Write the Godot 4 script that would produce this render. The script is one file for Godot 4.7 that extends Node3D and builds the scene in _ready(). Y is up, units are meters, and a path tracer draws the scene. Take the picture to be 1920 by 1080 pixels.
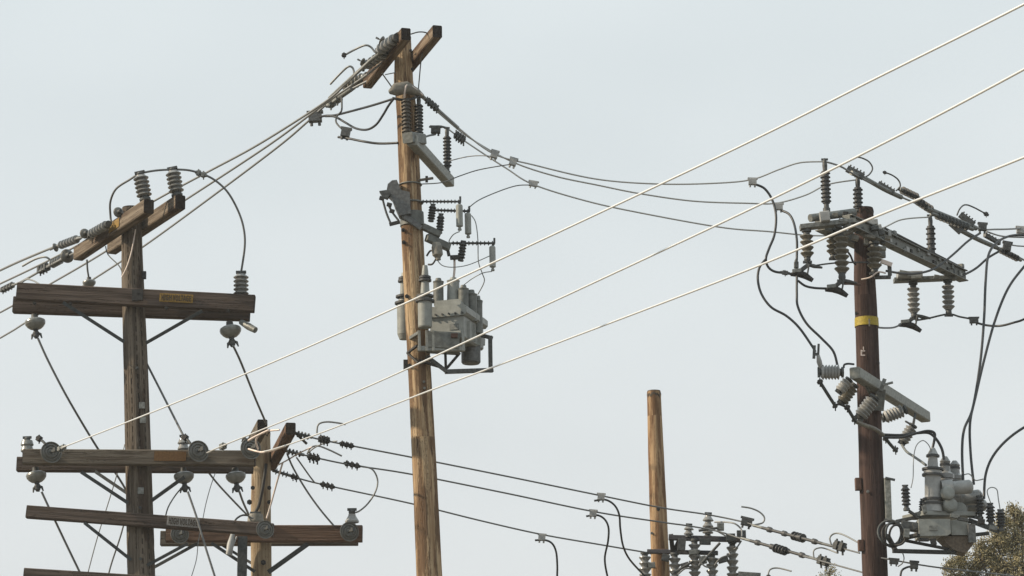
extends Node3D
# Utility poles against a pale hazy sky, seen through a long lens from the ground.

var eye := Vector3(0, 1.7, 0)
var look := Basis()
var focal := 540.0 / tan(deg_to_rad(6.0))
var bases := {}
var taken := {}
var mt := {}
var rng := RandomNumberGenerator.new()

# ---------------------------------------------------------------- mesh collector
class Mb:
	var v := PackedVector3Array()
	var n := PackedVector3Array()
	var t := PackedVector2Array()
	var c := PackedColorArray()
	var tint := Color(1, 1, 1)
	func tri(a: Vector3, b: Vector3, d: Vector3, na: Vector3, nb: Vector3, nd: Vector3, ta := Vector2.ZERO, tb := Vector2.ZERO, td := Vector2.ZERO) -> void:
		if (b - a).cross(d - a).dot(na + nb + nd) > 0.0:
			v.append_array([a, d, b]); n.append_array([na, nd, nb]); t.append_array([ta, td, tb])
		else:
			v.append_array([a, b, d]); n.append_array([na, nb, nd]); t.append_array([ta, tb, td])
		c.append_array([tint, tint, tint])
	func quad(a: Vector3, b: Vector3, d: Vector3, e: Vector3, nn: Vector3, ta := Vector2.ZERO, tb := Vector2.ZERO, td := Vector2.ZERO, te := Vector2.ZERO) -> void:
		tri(a, b, d, nn, nn, nn, ta, tb, td)
		tri(a, d, e, nn, nn, nn, ta, td, te)

# ---------------------------------------------------------------- places
func at(x: float, y: float, d: float) -> Vector3:      # a point d metres ahead along the ground
	var r: Vector3 = look * Vector3((x - 960.0) / focal, (540.0 - y) / focal, -1.0)
	return eye + r * (d / -r.z)
func level(x: float, y: float, h: float) -> Vector3:   # the point of that sight line at height h
	var r: Vector3 = look * Vector3((x - 960.0) / focal, (540.0 - y) / focal, -1.0)
	return eye + r * ((h - eye.y) / r.y)
func mm(d: float) -> float:                            # metres per photograph pixel at distance d
	return d * 1.032 / focal
func pts(list: Array) -> Array:
	var o := []
	for q in list:
		o.append(at(q[0], q[1], q[2]))
	return o
func smooth(p: Array, k := 6) -> Array:
	var o := []
	for i in p.size() - 1:
		var a: Vector3 = p[max(i - 1, 0)]
		var b: Vector3 = p[i]
		var c: Vector3 = p[i + 1]
		var d: Vector3 = p[min(i + 2, p.size() - 1)]
		for j in k:
			o.append(b.cubic_interpolate(c, a, d, float(j) / k))
	o.append(p[p.size() - 1])
	return o

# ---------------------------------------------------------------- shapes
func tube(m: Mb, p: Array, rad, sides := 8, caps := true, seam := Vector3.ZERO, vs := 1.0, voff := 0.0) -> void:
	var side := Vector3.ZERO
	var rings := []
	var dist := 0.0
	for i in p.size():
		var dir: Vector3 = (p[min(i + 1, p.size() - 1)] - p[max(i - 1, 0)]).normalized()
		if i == 0:
			side = seam if seam != Vector3.ZERO else (Vector3.UP if abs(dir.y) < 0.9 else Vector3.RIGHT)
		else:
			dist += (p[i] - p[i - 1]).length()
		side = (side - dir * side.dot(dir)).normalized()
		var other := dir.cross(side)
		var r: float = rad[i] if rad is Array else rad
		var ring := []
		for k in sides + 1:
			var a := TAU * k / sides
			var nn := side * cos(a) + other * sin(a)
			ring.append([p[i] + nn * r, nn, Vector2(float(k) / sides, dist * vs + voff)])
		rings.append(ring)
	for i in rings.size() - 1:
		for k in sides:
			var A = rings[i][k]; var B = rings[i][k + 1]; var C = rings[i + 1][k + 1]; var D = rings[i + 1][k]
			m.tri(A[0], B[0], C[0], A[1], B[1], C[1], A[2], B[2], C[2])
			m.tri(A[0], C[0], D[0], A[1], C[1], D[1], A[2], C[2], D[2])
	if caps:
		for e in [0, rings.size() - 1]:
			var nn: Vector3 = (p[0] - p[1]).normalized() if e == 0 else (p[e] - p[e - 1]).normalized()
			for k in sides:
				m.tri(p[e], rings[e][k][0], rings[e][k + 1][0], nn, nn, nn, Vector2(0.5, 0.02), Vector2(0.4, 0.0), Vector2(0.6, 0.0))

func lathe(m: Mb, a: Vector3, axis: Vector3, prof: Array, sides := 16) -> void:
	axis = axis.normalized()
	var s := (Vector3.UP if abs(axis.y) < 0.8 else Vector3.RIGHT)
	s = (s - axis * s.dot(axis)).normalized()
	var o := axis.cross(s)
	for i in prof.size() - 1:
		var t0: float = prof[i][0]; var r0: float = prof[i][1]; var t1: float = prof[i + 1][0]; var r1: float = prof[i + 1][1]
		if absf(t1 - t0) < 1e-7 and absf(r1 - r0) < 1e-7:
			continue
		for k in sides:
			var d0 := s * cos(TAU * k / sides) + o * sin(TAU * k / sides)
			var d1 := s * cos(TAU * (k + 1) / sides) + o * sin(TAU * (k + 1) / sides)
			var n0 := (d0 * (t1 - t0) - axis * (r1 - r0)).normalized()
			var n1 := (d1 * (t1 - t0) - axis * (r1 - r0)).normalized()
			if t1 < t0:
				n0 = -n0; n1 = -n1
			var A := a + axis * t0 + d0 * r0; var B := a + axis * t0 + d1 * r0
			var C := a + axis * t1 + d1 * r1; var D := a + axis * t1 + d0 * r1
			if r0 > 1e-6: m.tri(A, B, C, n0, n1, n1)
			if r1 > 1e-6: m.tri(A, C, D, n0, n1, n0)

func bar(m: Mb, a: Vector3, b: Vector3, w: float, h: float, up := Vector3.UP, ch := -1.0, vs := 1.0) -> void:
	var ax := (b - a).normalized()
	var s := ax.cross(up).normalized()
	var u := s.cross(ax)
	if ch < 0.0: ch = minf(w, h) * 0.09
	var x := w / 2.0; var y := h / 2.0
	var sec := [Vector2(x - ch, y), Vector2(x, y - ch), Vector2(x, ch - y), Vector2(x - ch, -y), Vector2(ch - x, -y), Vector2(-x, ch - y), Vector2(-x, y - ch), Vector2(ch - x, y)]
	var off := Vector2(rng.randf(), rng.randf())
	var L := (b - a).length() * vs
	var per := 0.0
	for k in 8:
		var p: Vector2 = sec[k]; var q: Vector2 = sec[(k + 1) % 8]
		var e := q - p
		var nn := (s * -e.y + u * e.x).normalized()
		if nn.dot(s * (p.x + q.x) + u * (p.y + q.y)) < 0.0: nn = -nn
		var u0 := per * 1.1; per += e.length(); var u1 := per * 1.1
		m.quad(a + s * p.x + u * p.y, a + s * q.x + u * q.y, b + s * q.x + u * q.y, b + s * p.x + u * p.y, nn, off + Vector2(u0, 0), off + Vector2(u1, 0), off + Vector2(u1, L), off + Vector2(u0, L))
	for k in range(1, 7):
		for e in [[a, -ax], [b, ax]]:
			var P: Vector3 = e[0]
			var tt := []
			for q in [sec[0], sec[k], sec[k + 1]]:
				tt.append(P + s * q.x + u * q.y)
			m.tri(tt[0], tt[1], tt[2], e[1], e[1], e[1], off, off + Vector2(0.02, 0), off + Vector2(0.02, 0.02))

func block(m: Mb, c: Vector3, along: Vector3, l: float, w: float, h: float, up := Vector3.UP) -> void:
	along = along.normalized()
	bar(m, c - along * l / 2.0, c + along * l / 2.0, w, h, up)

func ribs(L0: float, L1: float, r: float, core: float, n: int, flat := false) -> Array:
	var p := [[L0, core]]
	var s := (L1 - L0) / n
	for i in n:
		var t := L0 + s * i
		if flat:
			p.append_array([[t + s * 0.34, core], [t + s * 0.4, r], [t + s * 0.58, r], [t + s * 0.72, core]])
		else:
			p.append_array([[t + s * 0.1, core], [t + s * 0.16, r * 0.96], [t + s * 0.3, r], [t + s * 0.85, core * 1.06]])
	p.append([L1, core])
	return p

# ---------------------------------------------------------------- nodes
func numbered(called: String) -> String:
	if not taken.has(called):
		taken[called] = 0
		return called
	taken[called] += 1
	return "%s_%03d" % [called, taken[called]]
func tag(o: Node, label: String, category: String, group := "") -> void:
	o.set_meta("label", label); o.set_meta("category", category)
	if group != "": o.set_meta("group", group)
func thing(called: String, label: String, category: String, base: Vector3, group := "") -> Node3D:
	var o := Node3D.new()
	o.name = numbered(called); add_child(o); o.position = base
	tag(o, label, category, group)
	bases[o] = base
	return o
func shape(m: Mb, off: Vector3, mat: Material) -> ArrayMesh:
	var v := m.v.duplicate()
	for i in v.size(): v[i] -= off
	var a := []
	a.resize(Mesh.ARRAY_MAX)
	a[Mesh.ARRAY_VERTEX] = v; a[Mesh.ARRAY_NORMAL] = m.n; a[Mesh.ARRAY_TEX_UV] = m.t; a[Mesh.ARRAY_COLOR] = m.c
	var am := ArrayMesh.new()
	am.add_surface_from_arrays(Mesh.PRIMITIVE_TRIANGLES, a)
	if mat is StandardMaterial3D and mat.normal_enabled:
		var st := SurfaceTool.new()
		st.create_from(am, 0)
		st.generate_tangents()
		am = st.commit()
	am.surface_set_material(0, mat)
	return am
func part(called: String, m: Mb, mat: Material, parent: Node) -> MeshInstance3D:
	var r := parent
	while not bases.has(r): r = r.get_parent()
	var o := MeshInstance3D.new()
	o.name = called
	o.mesh = shape(m, bases[r], mat)
	parent.add_child(o, true)
	return o
func solo(called: String, label: String, category: String, base: Vector3, m: Mb, mat: Material, group := "") -> MeshInstance3D:
	var o := MeshInstance3D.new()
	o.name = numbered(called); o.mesh = shape(m, base, mat)
	add_child(o); o.position = base
	tag(o, label, category, group)
	bases[o] = base
	return o

# ---------------------------------------------------------------- materials
func srgb(c: Color) -> Color: return c.linear_to_srgb()
func noise(s: int, f: float, oct := 3) -> FastNoiseLite:
	var n := FastNoiseLite.new()
	n.seed = s; n.frequency = f; n.fractal_octaves = oct; n.noise_type = FastNoiseLite.TYPE_SIMPLEX_SMOOTH
	return n
func mottle(s: int, lo: float, hi: float, f := 0.02, spots := 0.0) -> ImageTexture:
	var a := noise(s, f, 5).get_seamless_image(256, 256)
	var b := noise(s + 7, f * 5.0, 3).get_seamless_image(256, 256)
	var im := Image.create(256, 256, false, Image.FORMAT_RGB8)
	for y in 256:
		for x in 256:
			var k := lerpf(lo, hi, clampf(a.get_pixel(x, y).r * 0.7 + b.get_pixel(x, y).r * 0.3, 0, 1))
			var g := smoothstep(0.74, 0.86, b.get_pixel(x, y).r) * spots
			im.set_pixel(x, y, Color(k * (1 - g * 0.5), k * (1 - g * 0.62), k * (1 - g * 0.75)))
	im.generate_mipmaps()
	return ImageTexture.create_from_image(im)
func metal(col: Color, rough: float, met: float, tex: Texture2D, sc := 2.5) -> StandardMaterial3D:
	var m := StandardMaterial3D.new()
	m.albedo_color = srgb(col); m.roughness = rough; m.metallic = met
	if tex:
		m.albedo_texture = tex; m.uv1_triplanar = true; m.uv1_scale = Vector3.ONE * sc
	return m
func wood(s: int, base: Color, pale: Color, dark: Color, stain: Color, stain_amt: float, cracks: float, dots: float) -> StandardMaterial3D:
	var W := 256; var H := 1024
	var im := Image.create(W, H, false, Image.FORMAT_RGB8)
	var hm := Image.create(W, H, false, Image.FORMAT_RGB8)
	var n1 := noise(s, 0.35, 3); var n2 := noise(s + 1, 0.06, 3); var n3 := noise(s + 2, 0.05, 2); var n4 := noise(s + 3, 0.02, 4); var n5 := noise(s + 4, 0.2, 2)
	for y in H:
		for x in W:
			var g := n1.get_noise_2d(x, y * 0.035)
			var g2 := n2.get_noise_2d(x * 1.2, y * 0.06)
			var wob := n5.get_noise_2d(x * 0.1, y * 0.08) * 5.0
			var c := base.lerp(pale, clampf(0.5 + g * 0.8 + g2 * 1.0, 0, 1))
			var st := smoothstep(0.0, 0.3, n4.get_noise_2d(x * 1.1, y * 0.28) + g * 0.18 + n5.get_noise_2d(x, y * 0.5) * 0.1 - 0.3 + stain_amt)
			c = c.lerp(stain, st * 0.85)
			var cr := (1.0 - smoothstep(0.0, 0.045, absf(n3.get_noise_2d((x + wob) * 1.6, y * 0.05)))) * smoothstep(0.0, 0.2, n4.get_noise_2d(x * 2.0 + 90.0, y * 0.3) + cracks)
			var dt := 0.0
			if dots > 0.0:
				var fx := fposmod(float(x), 21.0); var fy := fposmod(y + (7.0 if int(x / 21.0) % 2 == 0 else 0.0), 14.0)
				if fx > 9.0 and fx < 13.5 and fy < 7.5: dt = dots * smoothstep(-0.25, 0.25, n4.get_noise_2d(x * 0.6 + 300.0, y * 0.15))
			c = c.lerp(dark, clampf(cr + dt, 0, 1) * 0.9)
			im.set_pixel(x, y, srgb(c))
			var h := clampf(0.65 + g * 0.25 - cr * 0.6 - dt * 0.4, 0, 1)
			hm.set_pixel(x, y, Color(h, h, h))
	im.generate_mipmaps()
	hm.bump_map_to_normal_map(3.0)
	hm.generate_mipmaps()
	var m := StandardMaterial3D.new()
	m.albedo_texture = ImageTexture.create_from_image(im)
	m.normal_enabled = true; m.normal_texture = ImageTexture.create_from_image(hm); m.normal_scale = 1.2
	m.roughness = 0.9
	m.metallic_specular = 0.25
	return m

func make_materials() -> void:
	var soft := mottle(11, 0.72, 1.0, 0.02)
	var rough := mottle(23, 0.55, 1.0, 0.03, 0.5)
	var blotch := mottle(67, 0.3, 1.0, 0.06, 0.6)
	var rusty := mottle(41, 0.6, 1.0, 0.025, 1.0)
	mt.dark_wood = wood(3, Color(0.075, 0.06, 0.048), Color(0.175, 0.147, 0.118), Color(0.02, 0.014, 0.012), Color(0.06, 0.043, 0.034), 0.15, 0.15, 0.8)
	mt.arm_wood = wood(53, Color(0.060, 0.046, 0.039), Color(0.125, 0.098, 0.083), Color(0.024, 0.016, 0.014), Color(0.092, 0.069, 0.055), 0.1, 0.0, 0.0)
	mt.grey_arm_wood = wood(59, Color(0.10, 0.086, 0.070), Color(0.17, 0.145, 0.118), Color(0.035, 0.028, 0.022), Color(0.085, 0.066, 0.052), 0.1, 0.05, 0.0)
	mt.red_arm_wood = wood(61, Color(0.10, 0.062, 0.044), Color(0.165, 0.108, 0.078), Color(0.03, 0.02, 0.016), Color(0.07, 0.046, 0.036), 0.1, 0.0, 0.0)
	mt.tan_wood = wood(71, Color(0.26, 0.17, 0.098), Color(0.48, 0.36, 0.23), Color(0.045, 0.03, 0.02), Color(0.115, 0.068, 0.041), 0.42, 0.3, 0.35)
	mt.top_arm_wood = wood(77, Color(0.13, 0.092, 0.062), Color(0.25, 0.195, 0.145), Color(0.035, 0.022, 0.016), Color(0.075, 0.046, 0.032), 0.3, 0.15, 0.0)
	mt.bare_wood = wood(83, Color(0.28, 0.18, 0.105), Color(0.43, 0.30, 0.18), Color(0.06, 0.036, 0.022), Color(0.15, 0.082, 0.044), 0.42, 0.2, 0.2)
	mt.pale_wood = wood(97, Color(0.27, 0.205, 0.135), Color(0.39, 0.31, 0.215), Color(0.05, 0.032, 0.022), Color(0.16, 0.105, 0.065), 0.1, 0.12, 0.1)
	mt.red_pole = wood(101, Color(0.052, 0.033, 0.029), Color(0.088, 0.058, 0.051), Color(0.022, 0.014, 0.013), Color(0.038, 0.025, 0.022), 0.3, 0.0, 0.15)
	mt.end_grain = wood(131, Color(0.03, 0.024, 0.021), Color(0.055, 0.044, 0.038), Color(0.012, 0.009, 0.008), Color(0.04, 0.03, 0.026), 0.1, 0.1, 0.0)
	mt.disc = metal(Color(0.17, 0.165, 0.15), 0.3, 0.0, soft)
	mt.brown_polymer = metal(Color(0.085, 0.068, 0.05), 0.6, 0.0, soft)
	mt.dull_arm = metal(Color(0.36, 0.37, 0.345), 0.65, 0.1, blotch, 4.0)
	mt.weathered_arm = wood(79, Color(0.125, 0.098, 0.075), Color(0.23, 0.19, 0.15), Color(0.035, 0.024, 0.018), Color(0.085, 0.06, 0.045), 0.25, 0.15, 0.0)
	mt.violet_steel = metal(Color(0.085, 0.08, 0.095), 0.6, 0.15, rough)
	mt.hull = metal(Color(0.19, 0.145, 0.105), 0.7, 0.0, rusty, 4.0)
	mt.galv = metal(Color(0.30, 0.31, 0.295), 0.55, 0.35, rough)
	mt.steel = metal(Color(0.13, 0.135, 0.135), 0.6, 0.3, rough)
	mt.brace = metal(Color(0.085, 0.095, 0.10), 0.6, 0.2, rough)
	mt.iron = metal(Color(0.05, 0.046, 0.044), 0.65, 0.2, rusty)
	mt.rust = metal(Color(0.16, 0.085, 0.06), 0.85, 0.1, rusty)
	mt.porcelain = metal(Color(0.285, 0.285, 0.278), 0.3, 0.0, soft)
	mt.porcelain.clearcoat_enabled = true; mt.porcelain.clearcoat = 0.5; mt.porcelain.clearcoat_roughness = 0.25
	mt.tan_porcelain = metal(Color(0.23, 0.21, 0.165), 0.35, 0.0, rough)
	mt.bell = metal(Color(0.25, 0.255, 0.24), 0.32, 0.0, soft)
	mt.bell.clearcoat_enabled = true; mt.bell.clearcoat = 0.4; mt.bell.clearcoat_roughness = 0.3
	mt.polymer = metal(Color(0.06, 0.061, 0.064), 0.55, 0.0, soft)
	mt.polymer_grey = metal(Color(0.11, 0.115, 0.115), 0.6, 0.0, soft)
	mt.pale_polymer = metal(Color(0.42, 0.425, 0.42), 0.5, 0.0, soft, 1.5)
	mt.fibreglass = metal(Color(0.40, 0.41, 0.375), 0.6, 0.0, rough)
	mt.tank = metal(Color(0.34, 0.352, 0.33), 0.5, 0.0, soft, 1.2)
	mt.tank_dark = metal(Color(0.21, 0.22, 0.205), 0.55, 0.0, rough, 1.5)
	mt.switch_box = metal(Color(0.19, 0.195, 0.195), 0.55, 0.1, rough)
	mt.wire = metal(Color(0.23, 0.235, 0.235), 0.5, 0.3, null)
	mt.dull_wire = metal(Color(0.14, 0.143, 0.145), 0.6, 0.2, null)
	mt.pale_wire = metal(Color(0.42, 0.42, 0.41), 0.5, 0.3, null)
	mt.bright_wire = metal(Color(0.88, 0.875, 0.86), 0.36, 0.6, null)
	mt.pale_grip = metal(Color(0.62, 0.53, 0.48), 0.5, 0.2, null)
	mt.black = metal(Color(0.018, 0.019, 0.022), 0.45, 0.0, null)
	mt.orange = metal(Color(0.42, 0.25, 0.045), 0.7, 0.0, rough, 6.0)
	mt.faded_orange = metal(Color(0.20, 0.10, 0.03), 0.8, 0.0, rusty, 6.0)
	mt.white_sign = metal(Color(0.38, 0.36, 0.34), 0.7, 0.0, rough, 6.0)
	mt.ink = metal(Color(0.045, 0.035, 0.025), 0.8, 0.0, null)
	mt.yellow = metal(Color(0.58, 0.43, 0.025), 0.6, 0.0, rough, 5.0)
	mt.cover = metal(Color(0.33, 0.31, 0.265), 0.6, 0.0, rough)
	mt.bark = metal(Color(0.10, 0.078, 0.058), 0.95, 0.0, rough, 1.5)
	var lf := StandardMaterial3D.new()
	lf.vertex_color_use_as_albedo = true; lf.roughness = 0.6
	lf.backlight_enabled = true; lf.backlight = Color(0.16, 0.15, 0.06)
	lf.cull_mode = BaseMaterial3D.CULL_DISABLED
	mt.leaf = lf
	var gr := metal(Color(0.23, 0.20, 0.15), 0.95, 0.0, rough, 0.2)
	gr.uv1_world_triplanar = true
	mt.ground = gr

# ---------------------------------------------------------------- builders of repeated kinds
func pole(label: String, rows: Array, d: float, mat: Material, cat := "pole") -> Node3D:
	var p := []; var r := []
	for q in rows:
		p.append(at(q[0], q[1], d)); r.append(q[2] * mm(d) / 2.0)
	var k := p.size()
	var dir: Vector3 = (p[k - 1] - p[0]).normalized()
	var end: Vector3 = p[k - 1] + dir * ((p[k - 1].y + 1.4) / -dir.y)
	var grow: float = (r[k - 1] - r[0]) / (p[k - 1] - p[0]).length()
	p.append(end); r.append(r[k - 1] + grow * 0.7 * (end - p[k - 1]).length())
	var base: Vector3 = p[k - 1] + dir * (p[k - 1].y / -dir.y)
	var o := thing("utility_pole", label, cat, base)
	var m := Mb.new()
	var fine := []; var fr := []
	for i in p.size() - 1:
		for j in 5:
			fine.append(p[i].lerp(p[i + 1], j / 5.0)); fr.append(lerpf(r[i], r[i + 1], j / 5.0) * (1.0 + rng.randf_range(-0.012, 0.012)))
	fine.append(p[-1]); fr.append(r[-1])
	fine.push_front(p[0] + (p[0] - p[1]).normalized() * 0.012); fr.push_front(r[0] * 0.9)
	tube(m, fine, fr, 24, true, Vector3(0, 0, -1), 0.125, rng.randf())
	part("shaft", m, mat, o)
	m = Mb.new()
	var ax: Vector3 = (p[0] - p[1]).normalized()
	var top: Vector3 = p[0] + ax * 0.016
	var low := []; var high := []
	for z in 25:
		var an := TAU * (z % 24) / 24.0
		var out := Vector3(cos(an), 0, sin(an))
		var drop := 0.03 + 0.07 * absf(sin(z % 24 * 1.7)) * absf(cos(z % 24 * 0.6 + 1.0))
		high.append(top + out * r[0] * 0.93); low.append(p[0] - ax * drop + out * (r[0] + 0.004))
	for z in 24:
		var nn: Vector3 = (high[z] - top).normalized()
		m.quad(low[z], low[z + 1], high[z + 1], high[z], nn, Vector2(z / 24.0, 0), Vector2((z + 1) / 24.0, 0), Vector2((z + 1) / 24.0, 0.02), Vector2(z / 24.0, 0.02))
		m.tri(top, high[z], high[z + 1], ax, ax, ax)
	part("weathered_top", m, mt.end_grain if mat != mt.bare_wood else mt.dark_wood, o)
	return o

func crossarm(o: Node3D, a: Vector3, b: Vector3, w: float, h: float, mat: Material, called := "crossarm") -> MeshInstance3D:
	var m := Mb.new()
	bar(m, a, b, w, h, Vector3.UP, -1.0, 0.125)
	var r := part(called, m, mat, o)
	if called == "crossarm":
		var ax := (b - a).normalized()
		for e in [[a, -ax], [b, ax]]:
			m = Mb.new()
			bar(m, e[0] - e[1] * 0.004, e[0] + e[1] * 0.004, w * 0.97, h * 0.97, Vector3.UP, minf(w, h) * 0.09, 0.125)
			part("end_grain", m, mt.end_grain, r)
	return r

func strut(o: Node, called: String, list: Array, wpx: float, mat: Material, flat := 0.35) -> void:
	var m := Mb.new()
	var p := pts(list)
	for i in p.size() - 1:
		var w: float = wpx * mm(list[0][2])
		bar(m, p[i], p[i + 1], w * flat, w, (eye - p[i]).cross(p[i + 1] - p[i]))
	part(called, m, mat, o)

func bolts(o: Node, list: Array, d: float, rpx: float, mat: Material, called := "bolt") -> void:
	for q in list:
		var m := Mb.new()
		var r := rpx * mm(d)
		lathe(m, at(q[0], q[1], d), Vector3(0, 0, 1), [[-0.06, r * 0.4], [0, r * 0.4], [0, r], [r * 0.9, r], [r * 0.9, r * 0.4], [r * 1.8, r * 0.4], [r * 1.8, 0]], 6)
		part(called, m, mat, o)

func wire(called: String, label: String, list: Array, wpx: float, mat: Material, group := "", cat := "wire", k := 8) -> MeshInstance3D:
	var p := smooth(pts(list), k)
	var m := Mb.new()
	tube(m, p, wpx * mm(list[list.size() / 2][2]) / 2.0, 7)
	return solo(called, label, cat, p[0], m, mat, group)
func wire_r(called: String, label: String, list: Array, rad: float, mat: Material, group := "", cat := "wire", k := 10) -> MeshInstance3D:
	var p := smooth(pts(list), k)
	var m := Mb.new()
	tube(m, p, rad, 8)
	return solo(called, label, cat, p[0], m, mat, group)
func strand(o: Node, called: String, list: Array, wpx: float, mat: Material, k := 6) -> MeshInstance3D:
	var m := Mb.new()
	tube(m, smooth(pts(list), k), wpx * mm(list[0][2]) / 2.0, 7)
	return part(called, m, mat, o)
func clamp_block(o: Node, x: float, y: float, d: float, lpx: float, hpx: float, tilt: float, mat: Material, called := "clamp") -> void:
	# a bolted connector: body, top jaw and two bolts
	var m := Mb.new()
	var s := mm(d)
	var al := Vector3(cos(tilt), -sin(tilt), 0.0)
	var up := Vector3(sin(tilt), cos(tilt), 0.0)
	var c := at(x, y, d)
	block(m, c, al, lpx * s, hpx * s * 0.55, hpx * s * 0.8, up)
	block(m, c + up * hpx * s * 0.42, al, lpx * s * 1.25, hpx * s * 0.42, hpx * s * 0.22, up)
	for e in [-0.3, 0.3]:
		lathe(m, c + al * lpx * s * e - up * hpx * s * 0.7, up, [[0, 0], [0, hpx * s * 0.12], [hpx * s * 0.5, hpx * s * 0.12]], 6)
	part(called, m, mat, o)
func sleeve(o: Node, list: Array, rpx: float, mat: Material, bumps := 4, called := "splice") -> void:
	var p := pts(list)
	var m := Mb.new()
	var r: float = rpx * mm(list[0][2])
	var L: float = (p[1] - p[0]).length()
	tube(m, [p[0], p[0].lerp(p[1], 0.12), p[0].lerp(p[1], 0.88), p[1]], [r * 0.5, r * 0.8, r * 0.8, r * 0.5], 8)
	var dir: Vector3 = (p[1] - p[0]).normalized()
	for i in bumps:
		var c: Vector3 = p[0].lerp(p[1], (i + 0.7) / (bumps + 0.4))
		block(m, c, dir, L / bumps * 0.5, r * 2.0, r * 2.1)
		tube(m, [c + Vector3(0, -r * 1.9, 0), c + Vector3(0, r * 1.5, 0)], r * 0.26, 5)
	part(called, m, mat, o)

func post(label: String, a: Vector3, b: Vector3, r: float, n: int, mat: Material, group: String, foot := 0.12, head := 0.12, called := "post_insulator", flat := false, core := 0.6) -> Node3D:
	var o := thing(called, label, "insulator", a, group)
	var ax := (b - a).normalized(); var L := (b - a).length()
	var m := Mb.new()
	lathe(m, a, ax, [[-0.01, 0], [-0.01, r * 0.72], [L * foot * 0.35, r * 0.72], [L * foot * 0.5, r * 0.5], [L * foot * 1.15, r * 0.5]])
	part("base_fitting", m, mt.steel, o)
	m = Mb.new()
	lathe(m, a, ax, ribs(L * foot, L * (1.0 - head), r, r * core, n, flat), 20)
	part("ribbed_body", m, mat, o)
	if head > 0.0:
		m = Mb.new()
		lathe(m, a, ax, [[L * (1 - head) - 0.004, r * 0.42], [L * (1 - head * 0.5), r * 0.5], [L, r * 0.34], [L * 1.02, 0]], 12)
		var sd := ax.cross(Vector3(0, 0, 1)).normalized()
		if sd.length() < 0.5: sd = Vector3.RIGHT
		block(m, a + ax * L * 0.99, sd, r * 1.3, r * 0.5, r * 0.34, ax)
		part("top_clamp", m, mt.steel, o)
	return o

func bell(label: String, top: Vector3, dir: Vector3, r: float, group: String, prongs := true, called := "bell_insulator") -> Node3D:
	var o := thing(called, label, "insulator", top, group)
	dir = dir.normalized()
	var m := Mb.new()
	lathe(m, top, dir, [[-r * 0.35, 0.0], [-r * 0.35, r * 0.3], [0, r * 0.34], [r * 0.12, r * 0.42]])
	part("cap", m, mt.steel, o)
	m = Mb.new()
	lathe(m, top, dir, [[r * 0.06, r * 0.4], [r * 0.14, r * 0.72], [r * 0.28, r * 0.95], [r * 0.45, r], [r * 0.66, r * 0.95], [r * 0.9, r * 0.78], [r * 1.08, r * 0.56], [r * 1.16, r * 0.36], [r * 1.16, 0]], 22)
	part("skirt", m, mt.bell, o)
	m = Mb.new()
	lathe(m, top, dir, [[r * 1.1, r * 0.3], [r * 1.3, r * 0.22], [r * 1.5, r * 0.32], [r * 1.85, r * 0.28], [r * 2.05, r * 0.16], [r * 2.05, 0]], 10)
	if prongs:
		var s := dir.cross(Vector3(0, 0, 1)).normalized()
		for e in [-1.0, -0.2, 0.9]:
			tube(m, [top + dir * r * 1.45, top + dir * r * 1.7 + s * e * r * 0.42, top + dir * r * 2.1 + s * e * r * 0.52], [r * 0.14, r * 0.13, r * 0.06], 6)
	part("clevis", m, mt.steel, o)
	return o

func disc(label: String, c: Vector3, dir: Vector3, r: float, group: String) -> Node3D:
	# one suspension disc with its ringed underside turned along dir
	var o := thing("disc_insulator", label, "insulator", c, group)
	dir = dir.normalized()
	var m := Mb.new()
	lathe(m, c, dir, [[-r * 1.15, 0], [-r * 1.15, r * 0.3], [-r * 0.4, r * 0.42], [-r * 0.3, r * 0.46]])
	part("cap", m, mt.steel, o)
	m = Mb.new()
	lathe(m, c, dir, [[-r * 0.42, r * 0.4], [-r * 0.2, r * 0.85], [0, r], [r * 0.07, r * 0.99], [r * 0.06, r * 0.92], [-r * 0.05, r * 0.86], [r * 0.02, r * 0.74], [r * 0.05, r * 0.68], [-r * 0.06, r * 0.6], [r * 0.03, r * 0.5], [r * 0.05, r * 0.42], [-r * 0.05, r * 0.34], [-r * 0.05, 0]], 26)
	part("skirt", m, mt.disc, o)
	m = Mb.new()
	tube(m, [c, c + dir * r * 0.9], r * 0.13, 8)
	block(m, c + dir * r * 1.15, dir, r * 0.7, r * 0.26, r * 0.4)
	part("pin", m, mt.steel, o)
	return o

func rod_insulator(label: String, a: Vector3, b: Vector3, r: float, n: int, mat: Material, group: String, core := 0.45) -> Node3D:
	var o := thing("rod_insulator", label, "insulator", a, group)
	var ax := (b - a); var L := ax.length()
	var m := Mb.new()
	lathe(m, a, ax, [[-0.0, 0], [0, r * 0.5], [L * 0.14, r * 0.5]], 10)
	part("end_fitting", m, mt.galv, o)
	m = Mb.new()
	lathe(m, a, ax, [[L * 0.86, r * 0.5], [L, r * 0.5], [L, 0]], 10)
	part("end_fitting", m, mt.galv, o)
	m = Mb.new()
	lathe(m, a, ax, ribs(L * 0.12, L * 0.88, r, r * core, n, true), 16)
	part("ribbed_body", m, mat, o)
	return o

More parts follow.
